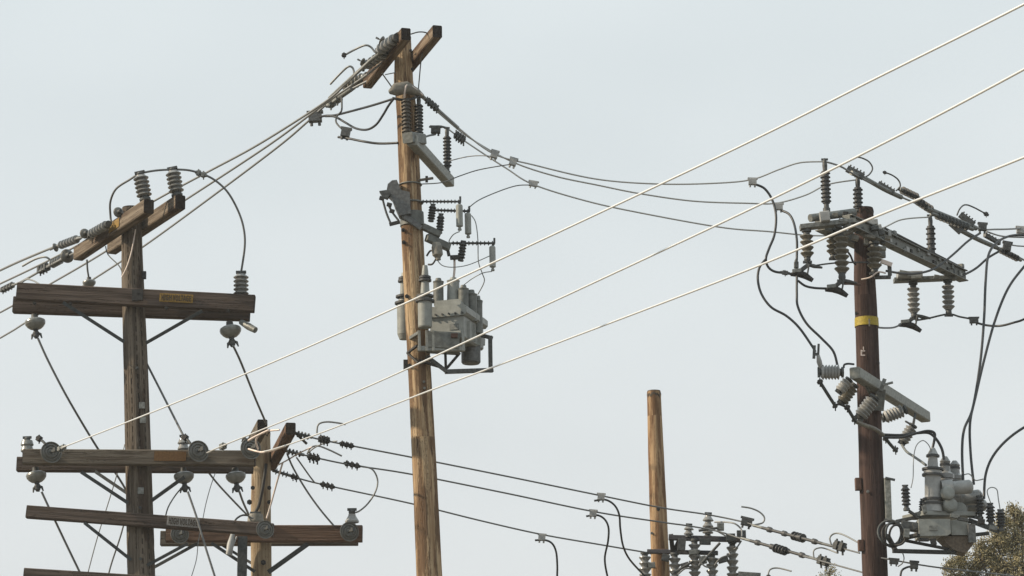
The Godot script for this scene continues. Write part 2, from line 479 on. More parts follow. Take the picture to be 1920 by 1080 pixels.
func sign_plate(arm: Node, a: Vector3, b: Vector3, h: float, mat: Material, text: String) -> void:
	var m := Mb.new()
	bar(m, a, b, 0.006, h)
	var s := part("sign", m, mat, arm)
	if text == "": return
	var r := arm
	while not bases.has(r): r = r.get_parent()
	var f := SystemFont.new()
	f.font_names = PackedStringArray(["Droid Sans"]); f.font_weight = 700
	var tm := TextMesh.new()
	tm.text = text; tm.font = f; tm.font_size = 32; tm.depth = 0.004
	tm.pixel_size = h * 0.030
	var wid: float = tm.get_aabb().size.x
	var o := MeshInstance3D.new()
	o.name = "lettering"; o.mesh = tm
	tm.material = mt.ink
	s.add_child(o, true)
	var ax := (b - a).normalized()
	var nz := ax.cross(Vector3.UP).normalized()
	var bs := Basis(ax, nz.cross(ax), nz)
	var want := (b - a).length() * 0.88
	bs = bs.scaled_local(Vector3(want / maxf(wid, 0.001), 1, 1))
	o.transform = Transform3D(bs, (a + b) / 2.0 + nz * 0.006 - bases[r])

# ---------------------------------------------------------------- the far left pole
func build_left() -> void:
	var d := 30.04
	var s := mm(30.0)
	var o := pole("dark weathered wooden utility pole at far left carrying five levels of crossarms", [[246.5, 392, 37], [248, 500, 41], [255, 700, 46], [263, 1000, 50], [265, 1080, 51]], d, mt.dark_wood)
	# twin arms near the top, running away from the viewer to the left
	var n1 := at(279, 387, 29.1); var f1 := level(147, 476, n1.y)
	var n2 := at(338, 379, 29.25); var f2 := level(210, 464, n2.y)
	var a1 := crossarm(o, n1, f1, 0.12, 27 * s, mt.weathered_arm)
	crossarm(o, n2, f2, 0.12, 27 * s, mt.weathered_arm)
	var face := (f1 - n1).cross(Vector3.UP).normalized()
	if face.x > 0: face = -face
	sign_plate(a1, n1.lerp(f1, 0.33) + face * 0.066, n1.lerp(f1, 0.47) + face * 0.066, 0.10, mt.orange, "")
	# level two: a pair of arms across the view, one each side of the shaft
	var a2 := crossarm(o, at(33, 547, 29.84), at(477, 570, 29.84), 0.11, 32 * s, mt.arm_wood)
	crossarm(o, at(26, 572, 30.28), at(468, 587, 30.28), 0.11, 31 * s, mt.arm_wood)
	sign_plate(a2, at(299, 557.5, 29.77), at(362, 560.5, 29.77), 16 * s, mt.orange, "HIGH VOLTAGE")
	strut(o, "brace", [[118, 567, 29.74], [233, 641, 29.88]], 6.5, mt.brace)
	strut(o, "brace", [[379, 583, 29.74], [274, 643, 29.88]], 6.5, mt.brace)
	bolts(o, [[259, 551], [65, 569], [132, 570], [312, 578], [428, 583]], 29.76, 3.5, mt.iron)
	# a black strap block on the shaft
	var m := Mb.new()
	block(m, at(258, 553, 29.75), Vector3.RIGHT, 20 * s, 0.03, 22 * s)
	part("strap", m, mt.iron, o)
	m = Mb.new()
	tube(m, [at(452, 604, 29.9), at(466, 612, 29.8), at(479, 619, 29.75)], [5 * s, 7 * s, 6 * s], 10)
	part("arm_end_weight", m, mt.galv, o)
	# level three
	var a3 := crossarm(o, at(44, 857, 29.84), at(478, 860, 29.84), 0.11, 28 * s, mt.grey_arm_wood)
	crossarm(o, at(33, 871, 30.30), at(474, 874, 30.30), 0.11, 27 * s, mt.arm_wood)
	sign_plate(a3, at(289, 855, 29.77), at(349, 855.5, 29.77), 18 * s, mt.faded_orange, "")
	strut(o, "brace", [[152, 885, 29.78], [240, 943, 29.9]], 6.5, mt.brace)
	strut(o, "brace", [[178, 884, 30.2], [246, 930, 30.1]], 6.0, mt.brace)
	strut(o, "brace", [[346, 894, 29.78], [285, 938, 29.9]], 7.0, mt.brace)
	# level four, one arm in front of the shaft
	var a4 := crossarm(o, at(51, 960, 29.84), at(512, 994, 29.84), 0.11, 23 * s, mt.arm_wood)
	sign_plate(a4, at(313, 976, 29.77), at(374, 981.5, 29.77), 17 * s, mt.white_sign, "HIGH VOLTAGE")
	strut(o, "brace", [[158, 980, 29.78], [246, 1050, 29.9]], 6.0, mt.brace)
	strut(o, "brace", [[352, 1019, 29.78], [276, 1060, 29.9]], 6.0, mt.brace)
	# level five only shows its left end
	crossarm(o, at(46, 1078, 29.84), at(480, 1105, 29.84), 0.11, 24 * s, mt.arm_wood)
	# plates, bolts and a ground wire on the shaft
	for q in [[266, 760], [268, 787], [264, 920]]:
		m = Mb.new()
		block(m, at(q[0], q[1], 29.895), Vector3.RIGHT, 11 * s, 0.012, 12 * s)
		part("step_plate", m, mt.galv, o)
	bolts(o, [[258, 846], [263, 952], [264, 1048], [257, 690], [262, 870]], 29.86, 3.0, mt.steel)
	m = Mb.new()
	block(m, at(270, 516, 30.0), Vector3.UP, 14 * s, 0.05, 8 * s, Vector3.RIGHT)
	part("step_bracket", m, mt.iron, o)
	strand(o, "ground_wire", [[254, 430, 29.86], [247, 470, 29.87], [238, 500, 29.88], [228, 520, 29.9]], 2.5, mt.pale_grip)
	strand(o, "ground_wire", [[198, 462, 30.6], [203, 478, 30.5], [222, 497, 30.2], [229, 510, 30.1]], 2.2, mt.steel)

	var g := "grey ribbed post insulators of the far left pole"
	post("left one of the two grey ribbed insulators on top of far left pole", at(272, 374, 29.3), at(262, 323, 29.3), 14.5 * s, 5, mt.porcelain, g)
	post("right one of the two grey ribbed insulators on top of far left pole", at(332, 366, 29.4), at(323, 315, 29.4), 14.5 * s, 5, mt.porcelain, g)
	post("grey ribbed insulator on right end of far left pole's broad second crossarm", at(452, 556, 29.9), at(452, 510, 29.9), 14.5 * s, 5, mt.porcelain, g, 0.08, 0.1)
	var j := wire("jumper_wire", "arching jumper wire over the two top insulators of the far left pole", [[209, 420, 29.85], [207, 404, 29.85], [207, 378, 29.7], [218, 354, 29.5], [243, 337, 29.4], [262, 326, 29.3], [290, 320, 29.35], [323, 318, 29.4], [352, 319, 29.45], [375, 325, 29.5], [400, 336, 29.55], [425, 358, 29.6], [444, 390, 29.7], [456, 424, 29.75], [459, 460, 29.8], [452, 511, 29.9]], 4.2, mt.dull_wire)
	sleeve(j, [[366, 322, 29.5], [388, 330, 29.5]], 5.0, mt.galv, 2)
	# bells hanging under level two
	g = "bell insulators hanging from the far left pole"
	bell("pale bell insulator under left end of far left pole's broad second crossarm", at(65, 596, 29.95), Vector3(0.12, -1, 0.05), 19.5 * s, g)
	bell("pale bell insulator under right end of far left pole's broad second crossarm", at(431, 610, 29.95), Vector3(0.14, -1, 0.05), 20.5 * s, g)
	bell("small grey bell insulator hanging behind left half of second crossarm", at(167, 524, 30.9), Vector3(0.05, -1, 0), 13 * s, g, false)
	strand(bases_last(), "hanger_rod", [[163, 487, 30.9], [164, 505, 30.9], [167, 524, 30.9]], 3.6, mt.steel)
	wire("down_wire", "dark wire dropping from left bell of second crossarm behind the third", [[71, 634, 29.9], [92, 680, 29.95], [130, 752, 30.1], [184, 842, 30.55], [218, 889, 30.8], [240, 925, 31.0]], 4.2, mt.dull_wire, "dark drop wires between crossarms")
	wire("down_wire", "dark wire emerging right of far left pole down to third crossarm", [[262, 655, 30.25], [278, 687, 30.2], [300, 730, 30.1], [343, 815, 29.9]], 4.2, mt.dull_wire, "dark drop wires between crossarms")
	wire("down_wire", "dark wire dropping from right bell of second crossarm to short pole", [[437, 648, 29.9], [452, 680, 30.2], [478, 745, 31.0], [500, 796, 31.7]], 4.2, mt.dull_wire, "dark drop wires between crossarms")
	# under level three
	bell("pale bell insulator under left end of far left pole's third crossarm", at(67, 883, 29.98), Vector3(0.14, -1, 0.05), 19 * s, g)
	bell("dark bell insulator under third crossarm right beside the diagonal brace", at(344, 884, 29.98), Vector3(0.1, -1, 0.05), 19 * s, g)
	bell("bell insulator under third crossarm just left of the short pole", at(441, 884, 29.98), Vector3(0.12, -1, 0.05), 19 * s, g)
	var dg := "dark drop wires between crossarms"
	wire("down_wire", "dark wire dropping from left bell of third crossarm out of the picture", [[78, 922, 29.95], [98, 965, 30.0], [125, 1022, 30.1], [153, 1080, 30.2], [172, 1120, 30.3]], 4.2, mt.dull_wire, dg)
	wire("down_wire", "dark wire dropping from middle bell of third crossarm past white sign", [[352, 922, 29.72], [368, 968, 29.68], [385, 1025, 29.65], [404, 1085, 29.65], [414, 1120, 29.7]], 4.2, mt.dull_wire, dg)
	wire("down_wire", "short dark wire dropping from bell beside the short pole", [[449, 922, 29.95], [456, 942, 30.6], [466, 964, 31.5]], 4.2, mt.dull_wire, dg)
	wire("down_wire", "dark wire slanting from third crossarm down to the short pole", [[391, 886, 30.5], [415, 915, 31.0], [462, 964, 32.2], [474, 972, 32.6]], 3.6, mt.dull_wire, dg)
	wire("down_wire", "thin grey wire behind left pole between its third and fourth crossarm", [[234, 833, 30.6], [222, 880, 30.6], [204, 940, 30.7], [182, 1010, 30.8], [162, 1085, 30.9]], 2.0, mt.wire, dg)
	wire("down_wire", "thin dark wire leaving left side of far left pole below fourth crossarm", [[238, 960, 30.3], [226, 1005, 30.3], [208, 1060, 30.4], [198, 1100, 30.4]], 3.0, mt.dull_wire, dg)
	wire("down_wire", "thin dark wire bending from middle bell down behind white sign", [[341, 914, 29.95], [328, 930, 30.0], [315, 952, 30.0], [309, 975, 30.05]], 2.6, mt.dull_wire, dg)
	wire("down_wire", "hair thin grey wire hanging right of the white sign", [[404, 886, 30.2], [395, 912, 30.2], [386, 945, 30.2], [380, 975, 30.2], [372, 1015, 30.1], [368, 1050, 30.1], [356, 1090, 30.1]], 1.6, mt.wire, dg)
	# dead-end discs on level three: bright conductors leave them towards the viewer
	g = "disc insulators facing the viewer on crossarms"
	var tow := Vector3(0.45, 0.02, 0.9)
	disc("disc insulator near left end of third crossarm holding a bright conductor", at(96, 848, 29.66), tow, 20 * s, g)
	disc("disc insulator right of the pole on third crossarm holding a bright conductor", at(372, 846, 29.66), tow, 20 * s, g)
	disc("disc insulator on right tip of third crossarm before the short pole", at(470, 841, 29.66), tow, 20 * s, g)
	for q in [[72, 822, 90, 838], [346, 820, 360, 836], [458, 826, 468, 838]]:
		var jw := wire("hook_rod", ["short hooked rod above leftmost disc of third crossarm", "short hooked rod above middle disc of third crossarm", "short hooked rod above disc beside short pole"][[72, 346, 458].find(q[0])], [[q[0], q[1], 29.7], [(q[0] + q[2]) / 2.0, q[1] + 6, 29.66], [q[2], q[3], 29.64]], 5.0, mt.steel, "hooked rods above the discs", "rod", 4)
		sleeve(jw, [[q[0] - 3, q[1] - 3, 29.7], [q[0] + 6, q[1] + 4, 29.68]], 5.0, mt.iron, 1, "tip")
	# end insulator standing at the left end of level three
	g = "pin insulators of the far left pole"
	post("pale pin insulator capping left end of far left pole's third crossarm", at(51, 850, 29.86), at(51, 820, 29.86), 12 * s, 2, mt.bell, g, 0.05, 0.2, "pin_insulator", false, 0.8)
	post("dark pin insulator on third crossarm where the slanting wire lands", at(344, 846, 29.86), at(344, 817, 29.86), 11 * s, 2, mt.porcelain, g, 0.05, 0.22, "pin_insulator", false, 0.7)
	# conductors that dead-end on the twin arms and leave to the left
	g = "conductors leaving the picture at left"
	var k1 := wire("dead_end_conductor", "thick upper conductor leaving far left pole's top arms towards the left edge", [[196, 428, 30.2], [168, 440, 30.5], [120, 456, 31.2], [60, 480, 32.0], [0, 507, 33.0], [-120, 566, 35]], 4.6, mt.wire, g)
	sleeve(k1, [[112, 460, 31.4], [132, 452, 31.1]], 4.5, mt.iron, 3, "clamp")
	var k2 := wire("dead_end_conductor", "lower conductor leaving the low end of far left pole's top arms", [[145, 472, 31.0], [120, 484, 31.3], [90, 500, 31.6], [40, 528, 32.2], [0, 545, 32.8], [-120, 604, 35]], 4.4, mt.wire, g)
	sleeve(k2, [[72, 508, 31.9], [92, 499, 31.6]], 6.0, mt.steel, 3, "clamp")
	sleeve(k2, [[2, 545, 32.8], [26, 533, 32.4]], 4.5, mt.steel, 4, "splice")
	strand(k2, "tail", [[92, 498, 31.6], [94, 488, 31.6], [84, 482, 31.6], [66, 486, 31.7], [42, 499, 31.8]], 4.0, mt.wire)
	wire("down_wire", "short curved wire tail at left end over second crossarm", [[38, 532, 30.6], [50, 524, 30.6], [62, 526, 30.5], [74, 533, 30.3]], 3.2, mt.wire)
	g = "strain discs along the top arms of the far left pole"
	var away := (f1 - n1).normalized()
	disc("strain disc at the low left end of far left pole's top arms", at(126, 480, 31.25), away, 14 * s, g)
	disc("strain disc on upper edge of far left pole's top arms left of yellow plate", at(159, 438, 30.5), away, 10 * s, g)
	disc("dark strain disc on upper edge of top arms just left of insulator", at(222, 398, 29.7), away, 10 * s, g)
	post("stubby grey insulator lying on top arm beside the yellow plate", at(203, 420, 29.8), at(166, 441, 30.4), 9 * s, 6, mt.porcelain, g, 0.1, 0.1)

	rod_insulator("ribbed strain insulator on upper conductor left of far left pole", at(150, 446, 30.8), at(108, 462, 31.4), 8 * mm(31.0), 6, mt.porcelain, g, 0.6)
	rod_insulator("ribbed strain insulator on lower conductor left of far left pole", at(118, 485, 31.4), at(94, 498, 31.6), 8 * mm(31.0), 4, mt.porcelain, g, 0.6)
	disc("strain disc on the upper conductor at its ribbed insulator", at(104, 464, 31.4), Vector3(-0.8, -0.2, -0.4), 9 * s, g)

func bases_last() -> Node3D:
	return get_child(get_child_count() - 1)

# ---------------------------------------------------------------- the short pale pole behind it
func build_short() -> void:
	var d := 33.7
	var s := mm(d)
	var o := pole("short pale knotty utility pole just behind right end of far left crossarms", [[491, 808, 31], [490, 860, 35], [489, 950, 37], [490, 1080, 38]], d, mt.pale_wood)
	var n1 := at(492, 798, 31.9); var f1 := level(455, 866, n1.y)
	var n2 := at(545, 804, 31.9); var f2 := level(508, 872, n2.y)
	crossarm(o, n1, f1, 0.12, 22 * s, mt.grey_arm_wood)
	crossarm(o, n2, f2, 0.12, 22 * s, mt.red_arm_wood)
	crossarm(o, at(312, 1001, 33.46), at(679, 1001, 33.46), 0.12, 30 * s, mt.red_arm_wood)
	crossarm(o, at(302, 1010, 33.95), at(671, 1009, 33.95), 0.12, 27 * s, mt.grey_arm_wood)
	strut(o, "brace", [[577, 1020, 33.4], [503, 1073, 33.5]], 9, mt.brace)
	strut(o, "brace", [[372, 1018, 33.4], [270, 1074, 33.9]], 6, mt.brace)
	strut(o, "brace", [[396, 1018, 33.4], [478, 1072, 33.5]], 6, mt.brace)
	strut(o, "brace", [[410, 1018, 34.0], [478, 1060, 33.9]], 5, mt.brace)
	strut(o, "brace", [[548, 806, 32.0], [575, 832, 32.6]], 5, mt.brace)
	for q in [[468, 942, 5], [505, 942, 4], [505, 915, 4], [494, 1055, 5], [474, 915, 4]]:
		bolts(o, [[q[0], q[1]]], 33.5, q[2], mt.iron)
	var m := Mb.new()
	bar(m, at(455, 1006, 33.3), at(453, 1120, 33.3), 0.06, 17 * s, Vector3.RIGHT)
	part("conduit", m, mt.brace, o)
	m = Mb.new()
	tube(m, [at(437, 1000, 33.3), at(432, 1022, 33.2), at(428, 1040, 33.2)], [4 * s, 7 * s, 5 * s], 8)
	tube(m, [at(444, 1006, 33.25), at(436, 1025, 33.2), at(434, 1042, 33.2)], 1.6 * s, 6)
	part("fuse_holder", m, mt.pale_polymer, o)
	strand(o, "ground_wire", [[499, 870, 33.5], [494, 905, 33.45], [486, 945, 33.45], [478, 962, 33.45]], 6, mt.iron)
	strand(o, "ground_wire", [[530, 868, 33.3], [519, 905, 33.4], [508, 945, 33.45], [500, 972, 33.45]], 3.5, mt.pale_grip)
	var g := "insulators on the short pale pole"
	post("round pale insulator cover sitting on crossarm in front of short pole", at(479, 986, 33.3), at(479, 962, 33.3), 15 * s, 1, mt.cover, g, 0.1, 0.1, "pin_insulator", false, 0.85)
	post("white topped pin insulator on right end of short pole's crossarm", at(660, 986, 33.45), at(660, 955, 33.45), 13 * s, 1, mt.pale_polymer, g, 0.1, 0.3, "pin_insulator", false, 0.5)
	var tow := Vector3(0.35, 0.03, 0.93)
	disc("disc insulator facing viewer on right end of short pole's crossarm", at(655, 997, 33.3), tow, 18 * s, g)
	disc("dark disc insulator facing viewer on left end of short pole's crossarm", at(337, 1002, 33.3), tow, 17 * s, g)
	disc("disc insulator at rounded right tip of far left pole's fourth crossarm", at(497, 993, 29.7), tow, 17 * mm(29.7), g)
	# three strain assemblies and the conductors towards the right
	g = "conductors from the short pole towards the right"
	var w1 := wire("line_conductor", "topmost of three conductors running right from the short pole behind tall pole", [[552, 812, 32.2], [600, 824, 32.4], [660, 836, 32.7], [770, 857, 33.1], [950, 893, 33.6], [1125, 929, 34.2], [1240, 952, 34.6], [1327, 965, 35.0], [1395, 979, 34.9], [1440, 993, 34.6], [1570, 1026, 33.6], [1612, 1037, 33.2]], 3.0, mt.dull_wire, g)
	var w2 := wire("line_conductor", "middle one of three conductors running right from the short pole", [[535, 845, 33.0], [600, 860, 33.1], [660, 872, 33.2], [770, 889, 33.5], [950, 925, 33.9], [1112, 959, 34.4], [1240, 979, 34.8], [1291, 986, 35.0], [1345, 996, 35.0], [1390, 1010, 34.8], [1460, 1030, 34.3], [1540, 1052, 33.6], [1620, 1074, 33.0]], 3.0, mt.dull_wire, g)
	var w3 := wire("line_conductor", "lowest of three conductors running right from the short pole to bare pole", [[516, 883, 34.2], [560, 897, 34.2], [612, 910, 34.2], [770, 944, 34.3], [900, 976, 34.5], [1015, 1002, 34.8], [1130, 1022, 35.1], [1212, 1036, 35.4]], 3.0, mt.dull_wire, g)
	rod_insulator("dark strain insulator at start of topmost conductor beside short pole", at(552, 812, 32.2), at(585, 820, 32.3), 6 * s, 4, mt.polymer_grey, "strain insulators beside the short pole")
	rod_insulator("dark strain insulator at start of middle conductor beside short pole", at(535, 845, 33.0), at(570, 853, 33.1), 6 * s, 4, mt.polymer_grey, "strain insulators beside the short pole")
	rod_insulator("dark strain insulator at start of lowest conductor beside short pole", at(511, 882, 34.2), at(545, 892, 34.2), 6 * s, 4, mt.polymer_grey, "strain insulators beside the short pole")
	sleeve(w1, [[597, 822, 32.4], [618, 827, 32.5]], 5.5, mt.iron, 3, "clamp")
	sleeve(w1, [[636, 831, 32.6], [664, 837, 32.7]], 4.2, mt.iron, 3)
	sleeve(w2, [[576, 855, 33.1], [600, 861, 33.1]], 6.0, mt.iron, 3, "clamp")
	sleeve(w2, [[644, 868, 33.2], [676, 875, 33.2]], 4.5, mt.iron, 3)
	sleeve(w3, [[545, 892, 34.2], [560, 897, 34.2]], 4.5, mt.iron, 2, "clamp")
	sleeve(w3, [[600, 907, 34.2], [628, 914, 34.2]], 4.5, mt.iron, 3)
	strand(w1, "tail", [[594, 812, 32.4], [597, 796, 32.4], [612, 791, 32.4], [634, 793, 32.4], [648, 796, 32.4]], 3.4, mt.wire)
	strand(w2, "tail", [[576, 852, 33.0], [582, 840, 33.0], [596, 836, 33.0], [616, 843, 33.0], [641, 855, 33.0]], 3.4, mt.wire)
	strand(w2, "tail", [[578, 849, 33.0], [592, 838, 32.9], [612, 830, 32.7], [632, 827, 32.6]], 2.6, mt.wire)
	wire("jumper_wire", "looping grey jumper wire down to white topped insulator on short pole", [[676, 874, 33.2], [698, 880, 33.25], [708, 900, 33.3], [704, 922, 33.3], [690, 944, 33.35], [674, 958, 33.4], [662, 962, 33.45]], 3.2, mt.wire)
	wire("jumper_wire", "dark wire sagging from short pole's top to right half of its crossarm", [[538, 850, 33.1], [550, 878, 33.2], [575, 920, 33.3], [600, 955, 33.35], [626, 986, 33.4]], 3.6, mt.dull_wire)
	wire("jumper_wire", "short dark wire crossing between strain insulators right of short pole", [[556, 858, 33.0], [568, 875, 33.2], [580, 892, 33.6], [590, 905, 34.1]], 3.0, mt.dull_wire)
	wire("jumper_wire", "dark wire looping left over crossarm in front of short pole", [[474, 968, 33.3], [456, 966, 33.2], [444, 972, 33.1], [437, 982, 33.1]], 3.6, mt.black)
	wire("jumper_wire", "pale curved grip wire under top arms of short pole", [[521, 872, 33.4], [540, 862, 33.2], [560, 850, 33.0], [585, 838, 32.9]], 2.6, mt.pale_grip)

# ---------------------------------------------------------------- the three bright conductors overhead
func build_bright() -> void:
	var g := "bright sunlit conductors crossing the picture overhead"
	var r := 0.0080
	var e := func(list: Array, d0: float, d1: float) -> Array:
		var o := []
		var x0: float = list[0][0]
		for q in list:
			var t: float = (q[0] - x0) / (1920.0 - x0)
			o.append([q[0], q[1], 1.0 / lerpf(1.0 / d0, 1.0 / d1, t)])
		return o
	var a := wire_r("bright_conductor", "uppermost bright conductor crossing the picture from far left pole", e.call([[112, 841], [295, 769], [500, 684], [680, 605], [960, 476], [1380, 278], [1640, 148], [1920, 8], [2500, -290]], 29.5, 14.5), r, mt.bright_wire, g)
	sleeve(a, [[108, 844, 29.5], [124, 836, 29.4]], 4.0, mt.galv, 2, "clamp")
	var b := wire_r("bright_conductor", "middle bright conductor crossing the picture from far left pole", e.call([[388, 849], [424, 833], [530, 790], [680, 729], [960, 601], [1380, 405], [1654, 270], [1920, 130], [2500, -190]], 29.5, 14.5), r, mt.bright_wire, g)
	sleeve(b, [[412, 840, 29.3], [424, 834, 29.2]], 5.0, mt.galv, 1, "clamp")
	strand(b, "grip", [[466, 826, 28.7], [480, 818, 28.6], [505, 806, 28.4]], 4.5, mt.pale_grip)
	var c := wire_r("bright_conductor", "lowest bright conductor crossing the picture from tip of third crossarm", e.call([[492, 847], [510, 843], [557, 828], [640, 797], [812, 730], [960, 675], [1380, 515], [1640, 407], [1920, 295], [2500, 58]], 29.4, 14.5), r, mt.bright_wire, g)
	strand(c, "grip", [[466, 842, 29.5], [480, 846, 29.4], [492, 848, 29.35], [512, 844, 29.2], [535, 836, 29.0]], 4.0, mt.pale_grip)
	strand(c, "grip", [[484, 842, 29.4], [480, 826, 29.3], [488, 814, 29.2], [504, 808, 29.1], [524, 806, 29.0]], 3.6, mt.pale_grip)

# ---------------------------------------------------------------- the tall tan pole in the middle
func build_middle() -> void:
	var d := 31.1
	var s := mm(d)
	var o := pole("tall tan wooden utility pole in the middle of the picture", [[755, 66, 31], [757, 150, 36], [763, 215, 39], [771, 400, 41], [777, 520, 42], [788, 720, 43], [797, 900, 45], [805, 1080, 47]], d, mt.tan_wood)
	var n1 := at(761, 64, 30.15); var f1 := level(689, 155, n1.y)
	var n2 := at(820, 59, 30.2); var f2 := level(747, 148, n2.y)
	crossarm(o, n1, f1, 0.115, 24 * s, mt.top_arm_wood)
	crossarm(o, n2, f2, 0.115, 24 * s, mt.top_arm_wood)
	var n3 := at(772, 262, 30.65); var f3 := level(843, 341, n3.y)
	var a3 := crossarm(o, n3, f3, 0.115, 21 * s, mt.fibreglass, "steel_arm")
	var m := Mb.new()
	bar(m, at(764, 258, 30.6), at(790, 262, 30.95), 0.13, 20 * s)
	part("arm_bracket", m, mt.galv, o)
	strut(o, "brace", [[716, 137, 30.8], [736, 165, 30.95]], 2.5, mt.galv)
	strut(o, "brace", [[722, 140, 30.8], [742, 136, 30.95]], 2.0, mt.galv)
	strand(o, "ground_wire", [[770, 64, 30.3], [785, 60, 30.3], [798, 61, 30.4], [804, 66, 30.5]], 2.6, mt.steel)
	strand(o, "ground_wire", [[797, 80, 30.6], [790, 110, 30.8], [786, 150, 31.0], [784, 172, 31.0]], 2.4, mt.steel)
	bolts(o, [[773, 130], [770, 95]], 30.9, 3.0, mt.iron)
	# covered bracket that wraps the shaft under the arms
	m = Mb.new()
	tube(m, [at(730, 173, 30.75), at(742, 168, 30.72), at(762, 164, 30.75), at(780, 172, 30.9), at(791, 180, 31.1)], [4 * s, 13 * s, 12 * s, 8 * s, 5 * s], 10)
	part("covered_bracket", m, mt.cover, o)
	m = Mb.new()
	tube(m, smooth(pts([[736, 184, 30.8], [752, 187, 30.78], [770, 186, 30.8], [786, 180, 30.95]])), 2.6 * s, 7)
	part("band", m, mt.iron, o)
	m = Mb.new()
	tube(m, smooth(pts([[758, 184, 30.72], [759, 170, 30.68], [764, 159, 30.7], [778, 166, 30.8], [792, 178, 31.0]])), 1.8 * s, 7)
	part("bail", m, mt.pale_grip, o)
	# straps and fittings lower down
	for q in [[381, 1.8], [347, 1.5]]:
		m = Mb.new()
		var c := at(769 + (q[0] - 347) * 0.06, q[0], d)
		var ring := []
		for k in 25:
			ring.append(c + Vector3(cos(TAU * k / 24.0), 0.02 * cos(TAU * k / 24.0), sin(TAU * k / 24.0)) * 21.5 * s)
		tube(m, ring, q[1] * s, 6)
		part("strap", m, mt.galv, o)
	m = Mb.new()
	lathe(m, at(773, 424, d), at(772, 398, d) - at(773, 424, d), [[0, 20 * s], [0, 23 * s], [10 * s, 22.6 * s], [26 * s, 22.4 * s], [26 * s, 20 * s]], 20)
	part("collar", m, mt.tank_dark, o)
	m = Mb.new()
	bar(m, at(756, 404, 30.93), at(790, 428, 30.93), 0.05, 10 * s)
	part("collar_plate", m, mt.switch_box, o)
	bolts(o, [[756, 432], [757, 455], [768, 686], [763, 556]], 31.0, 4.0, mt.iron)
	m = Mb.new()
	bar(m, at(785, 338, 31.0), at(812, 334, 30.95), 0.03, 4 * s)
	bar(m, at(800, 342, 31.0), at(800, 330, 30.97), 0.03, 5 * s, Vector3.RIGHT)
	part("hook", m, mt.iron, o)
	bolts(o, [[795, 716], [796, 728]], 30.95, 2.6, mt.galv)

	# black arresters beside and before the shaft
	var g := "dark ribbed insulators beside the steel arm"
	post("dark ribbed insulator standing before upper shaft of the tall pole", at(763, 254, 30.7), at(761, 186, 30.75), 9.5 * s, 9, mt.brown_polymer, g, 0.04, 0.04, "post_insulator", true, 0.7)
	post("black ribbed insulator close to right side of tall pole's shaft", at(786, 272, 31.0), at(785, 180, 31.05), 8.5 * s, 11, mt.polymer, g, 0.08, 0.18, "post_insulator", true, 0.7)
	post("black ribbed insulator standing on outer end of tall pole's steel arm", at(839, 326, 32.4), at(838, 239, 32.4), 8.5 * s, 9, mt.polymer, g, 0.14, 0.2, "post_insulator", true, 0.7)

	# conductors that leave to the lower left
	g = "conductors sloping down left from the tall pole"
	var la := wire("line_conductor", "upper of three conductors sloping down left from the tall pole", [[735, 82, 30.5], [700, 108, 30.8], [650, 156, 31.2], [607, 193, 31.7], [486, 270, 33.2], [390, 322, 34.4], [292, 375, 35.4], [140, 463, 37.0], [0, 532, 38.6], [-200, 622, 41]], 4.2, mt.wire, g)
	var lb := wire("line_conductor", "middle of three conductors sloping down left from the tall pole", [[716, 118, 31.0], [680, 146, 31.3], [607, 196, 32.0], [507, 270, 33.3], [352, 372, 35.2], [197, 472, 37.2], [95, 532, 38.6], [0, 586, 40.0], [-200, 690, 43]], 4.0, mt.wire, g)
	var lc := wire("line_conductor", "lowest of three conductors sloping down left from the tall pole", [[693, 150, 31.7], [650, 172, 32.0], [612, 196, 32.4], [577, 228, 32.8], [519, 277, 33.6], [390, 374, 35.6], [269, 462, 37.6], [176, 523, 39.0], [46, 606, 41.0], [0, 634, 41.8], [-200, 750, 45]], 4.0, mt.wire, g)
	strand(la, "tail", [[703, 98, 30.9], [695, 88, 30.9], [684, 85, 30.9], [665, 93, 31.0], [645, 104, 31.0]], 4.2, mt.wire)
	sleeve(la, [[641, 106, 31.0], [649, 101, 31.0]], 4.0, mt.iron, 1, "tip")
	strand(la, "tail", [[664, 137, 31.3], [661, 127, 31.3], [653, 125, 31.3], [640, 136, 31.4], [619, 158, 31.5]], 4.2, mt.wire)
	tube_part(la, "armour", [[722, 92, 30.6], [690, 118, 30.9], [650, 154, 31.2], [618, 184, 31.6]], 3.6, mt.galv)
	tube_part(lc, "armour", [[660, 166, 31.9], [640, 180, 32.1], [612, 198, 32.4]], 4.8, mt.galv)
	sleeve(lc, [[612, 199, 32.4], [641, 178, 32.1]], 7.5, mt.galv, 2, "clamp")
	m = Mb.new()
	var rg := []
	for k in 13: rg.append(at(614, 196, 32.2) + Vector3(cos(TAU * k / 12.0), sin(TAU * k / 12.0), 0) * 4.5 * s)
	tube(m, rg, 1.2 * s, 6)
	part("eye_ring", m, mt.galv, lc)
	clamp_block(lc, 591, 220, 32.6, 25, 24, 0.62 - PI / 2.0 + 0.9, mt.switch_box)
	g = "strain insulators on the tall pole's top arms"
	var dir := (f1 - n1).normalized()
	post("grey strain insulator on upper part of tall pole's top arm", at(744, 70, 30.25), at(706, 98, 30.75), 11 * s, 4, mt.porcelain, g)
	disc("upper strain disc on top arm of the tall pole", at(716, 76, 30.6), Vector3(-0.8, 0.5, -0.2), 9 * s, g)
	post("grey strain insulator on middle of tall pole's top arm", at(726, 96, 30.7), at(680, 128, 31.2), 10 * s, 5, mt.porcelain, g)
	disc("lower strain disc on top arm of the tall pole", at(680, 116, 31.0), Vector3(-0.8, 0.5, -0.2), 8 * s, g)
	post("pronged strain insulator past the lower end of tall pole's top arm", at(688, 142, 31.9), at(645, 168, 32.2), 11 * s, 5, mt.tan_porcelain, g, 0.12, 0.1, "post_insulator", true, 0.5)
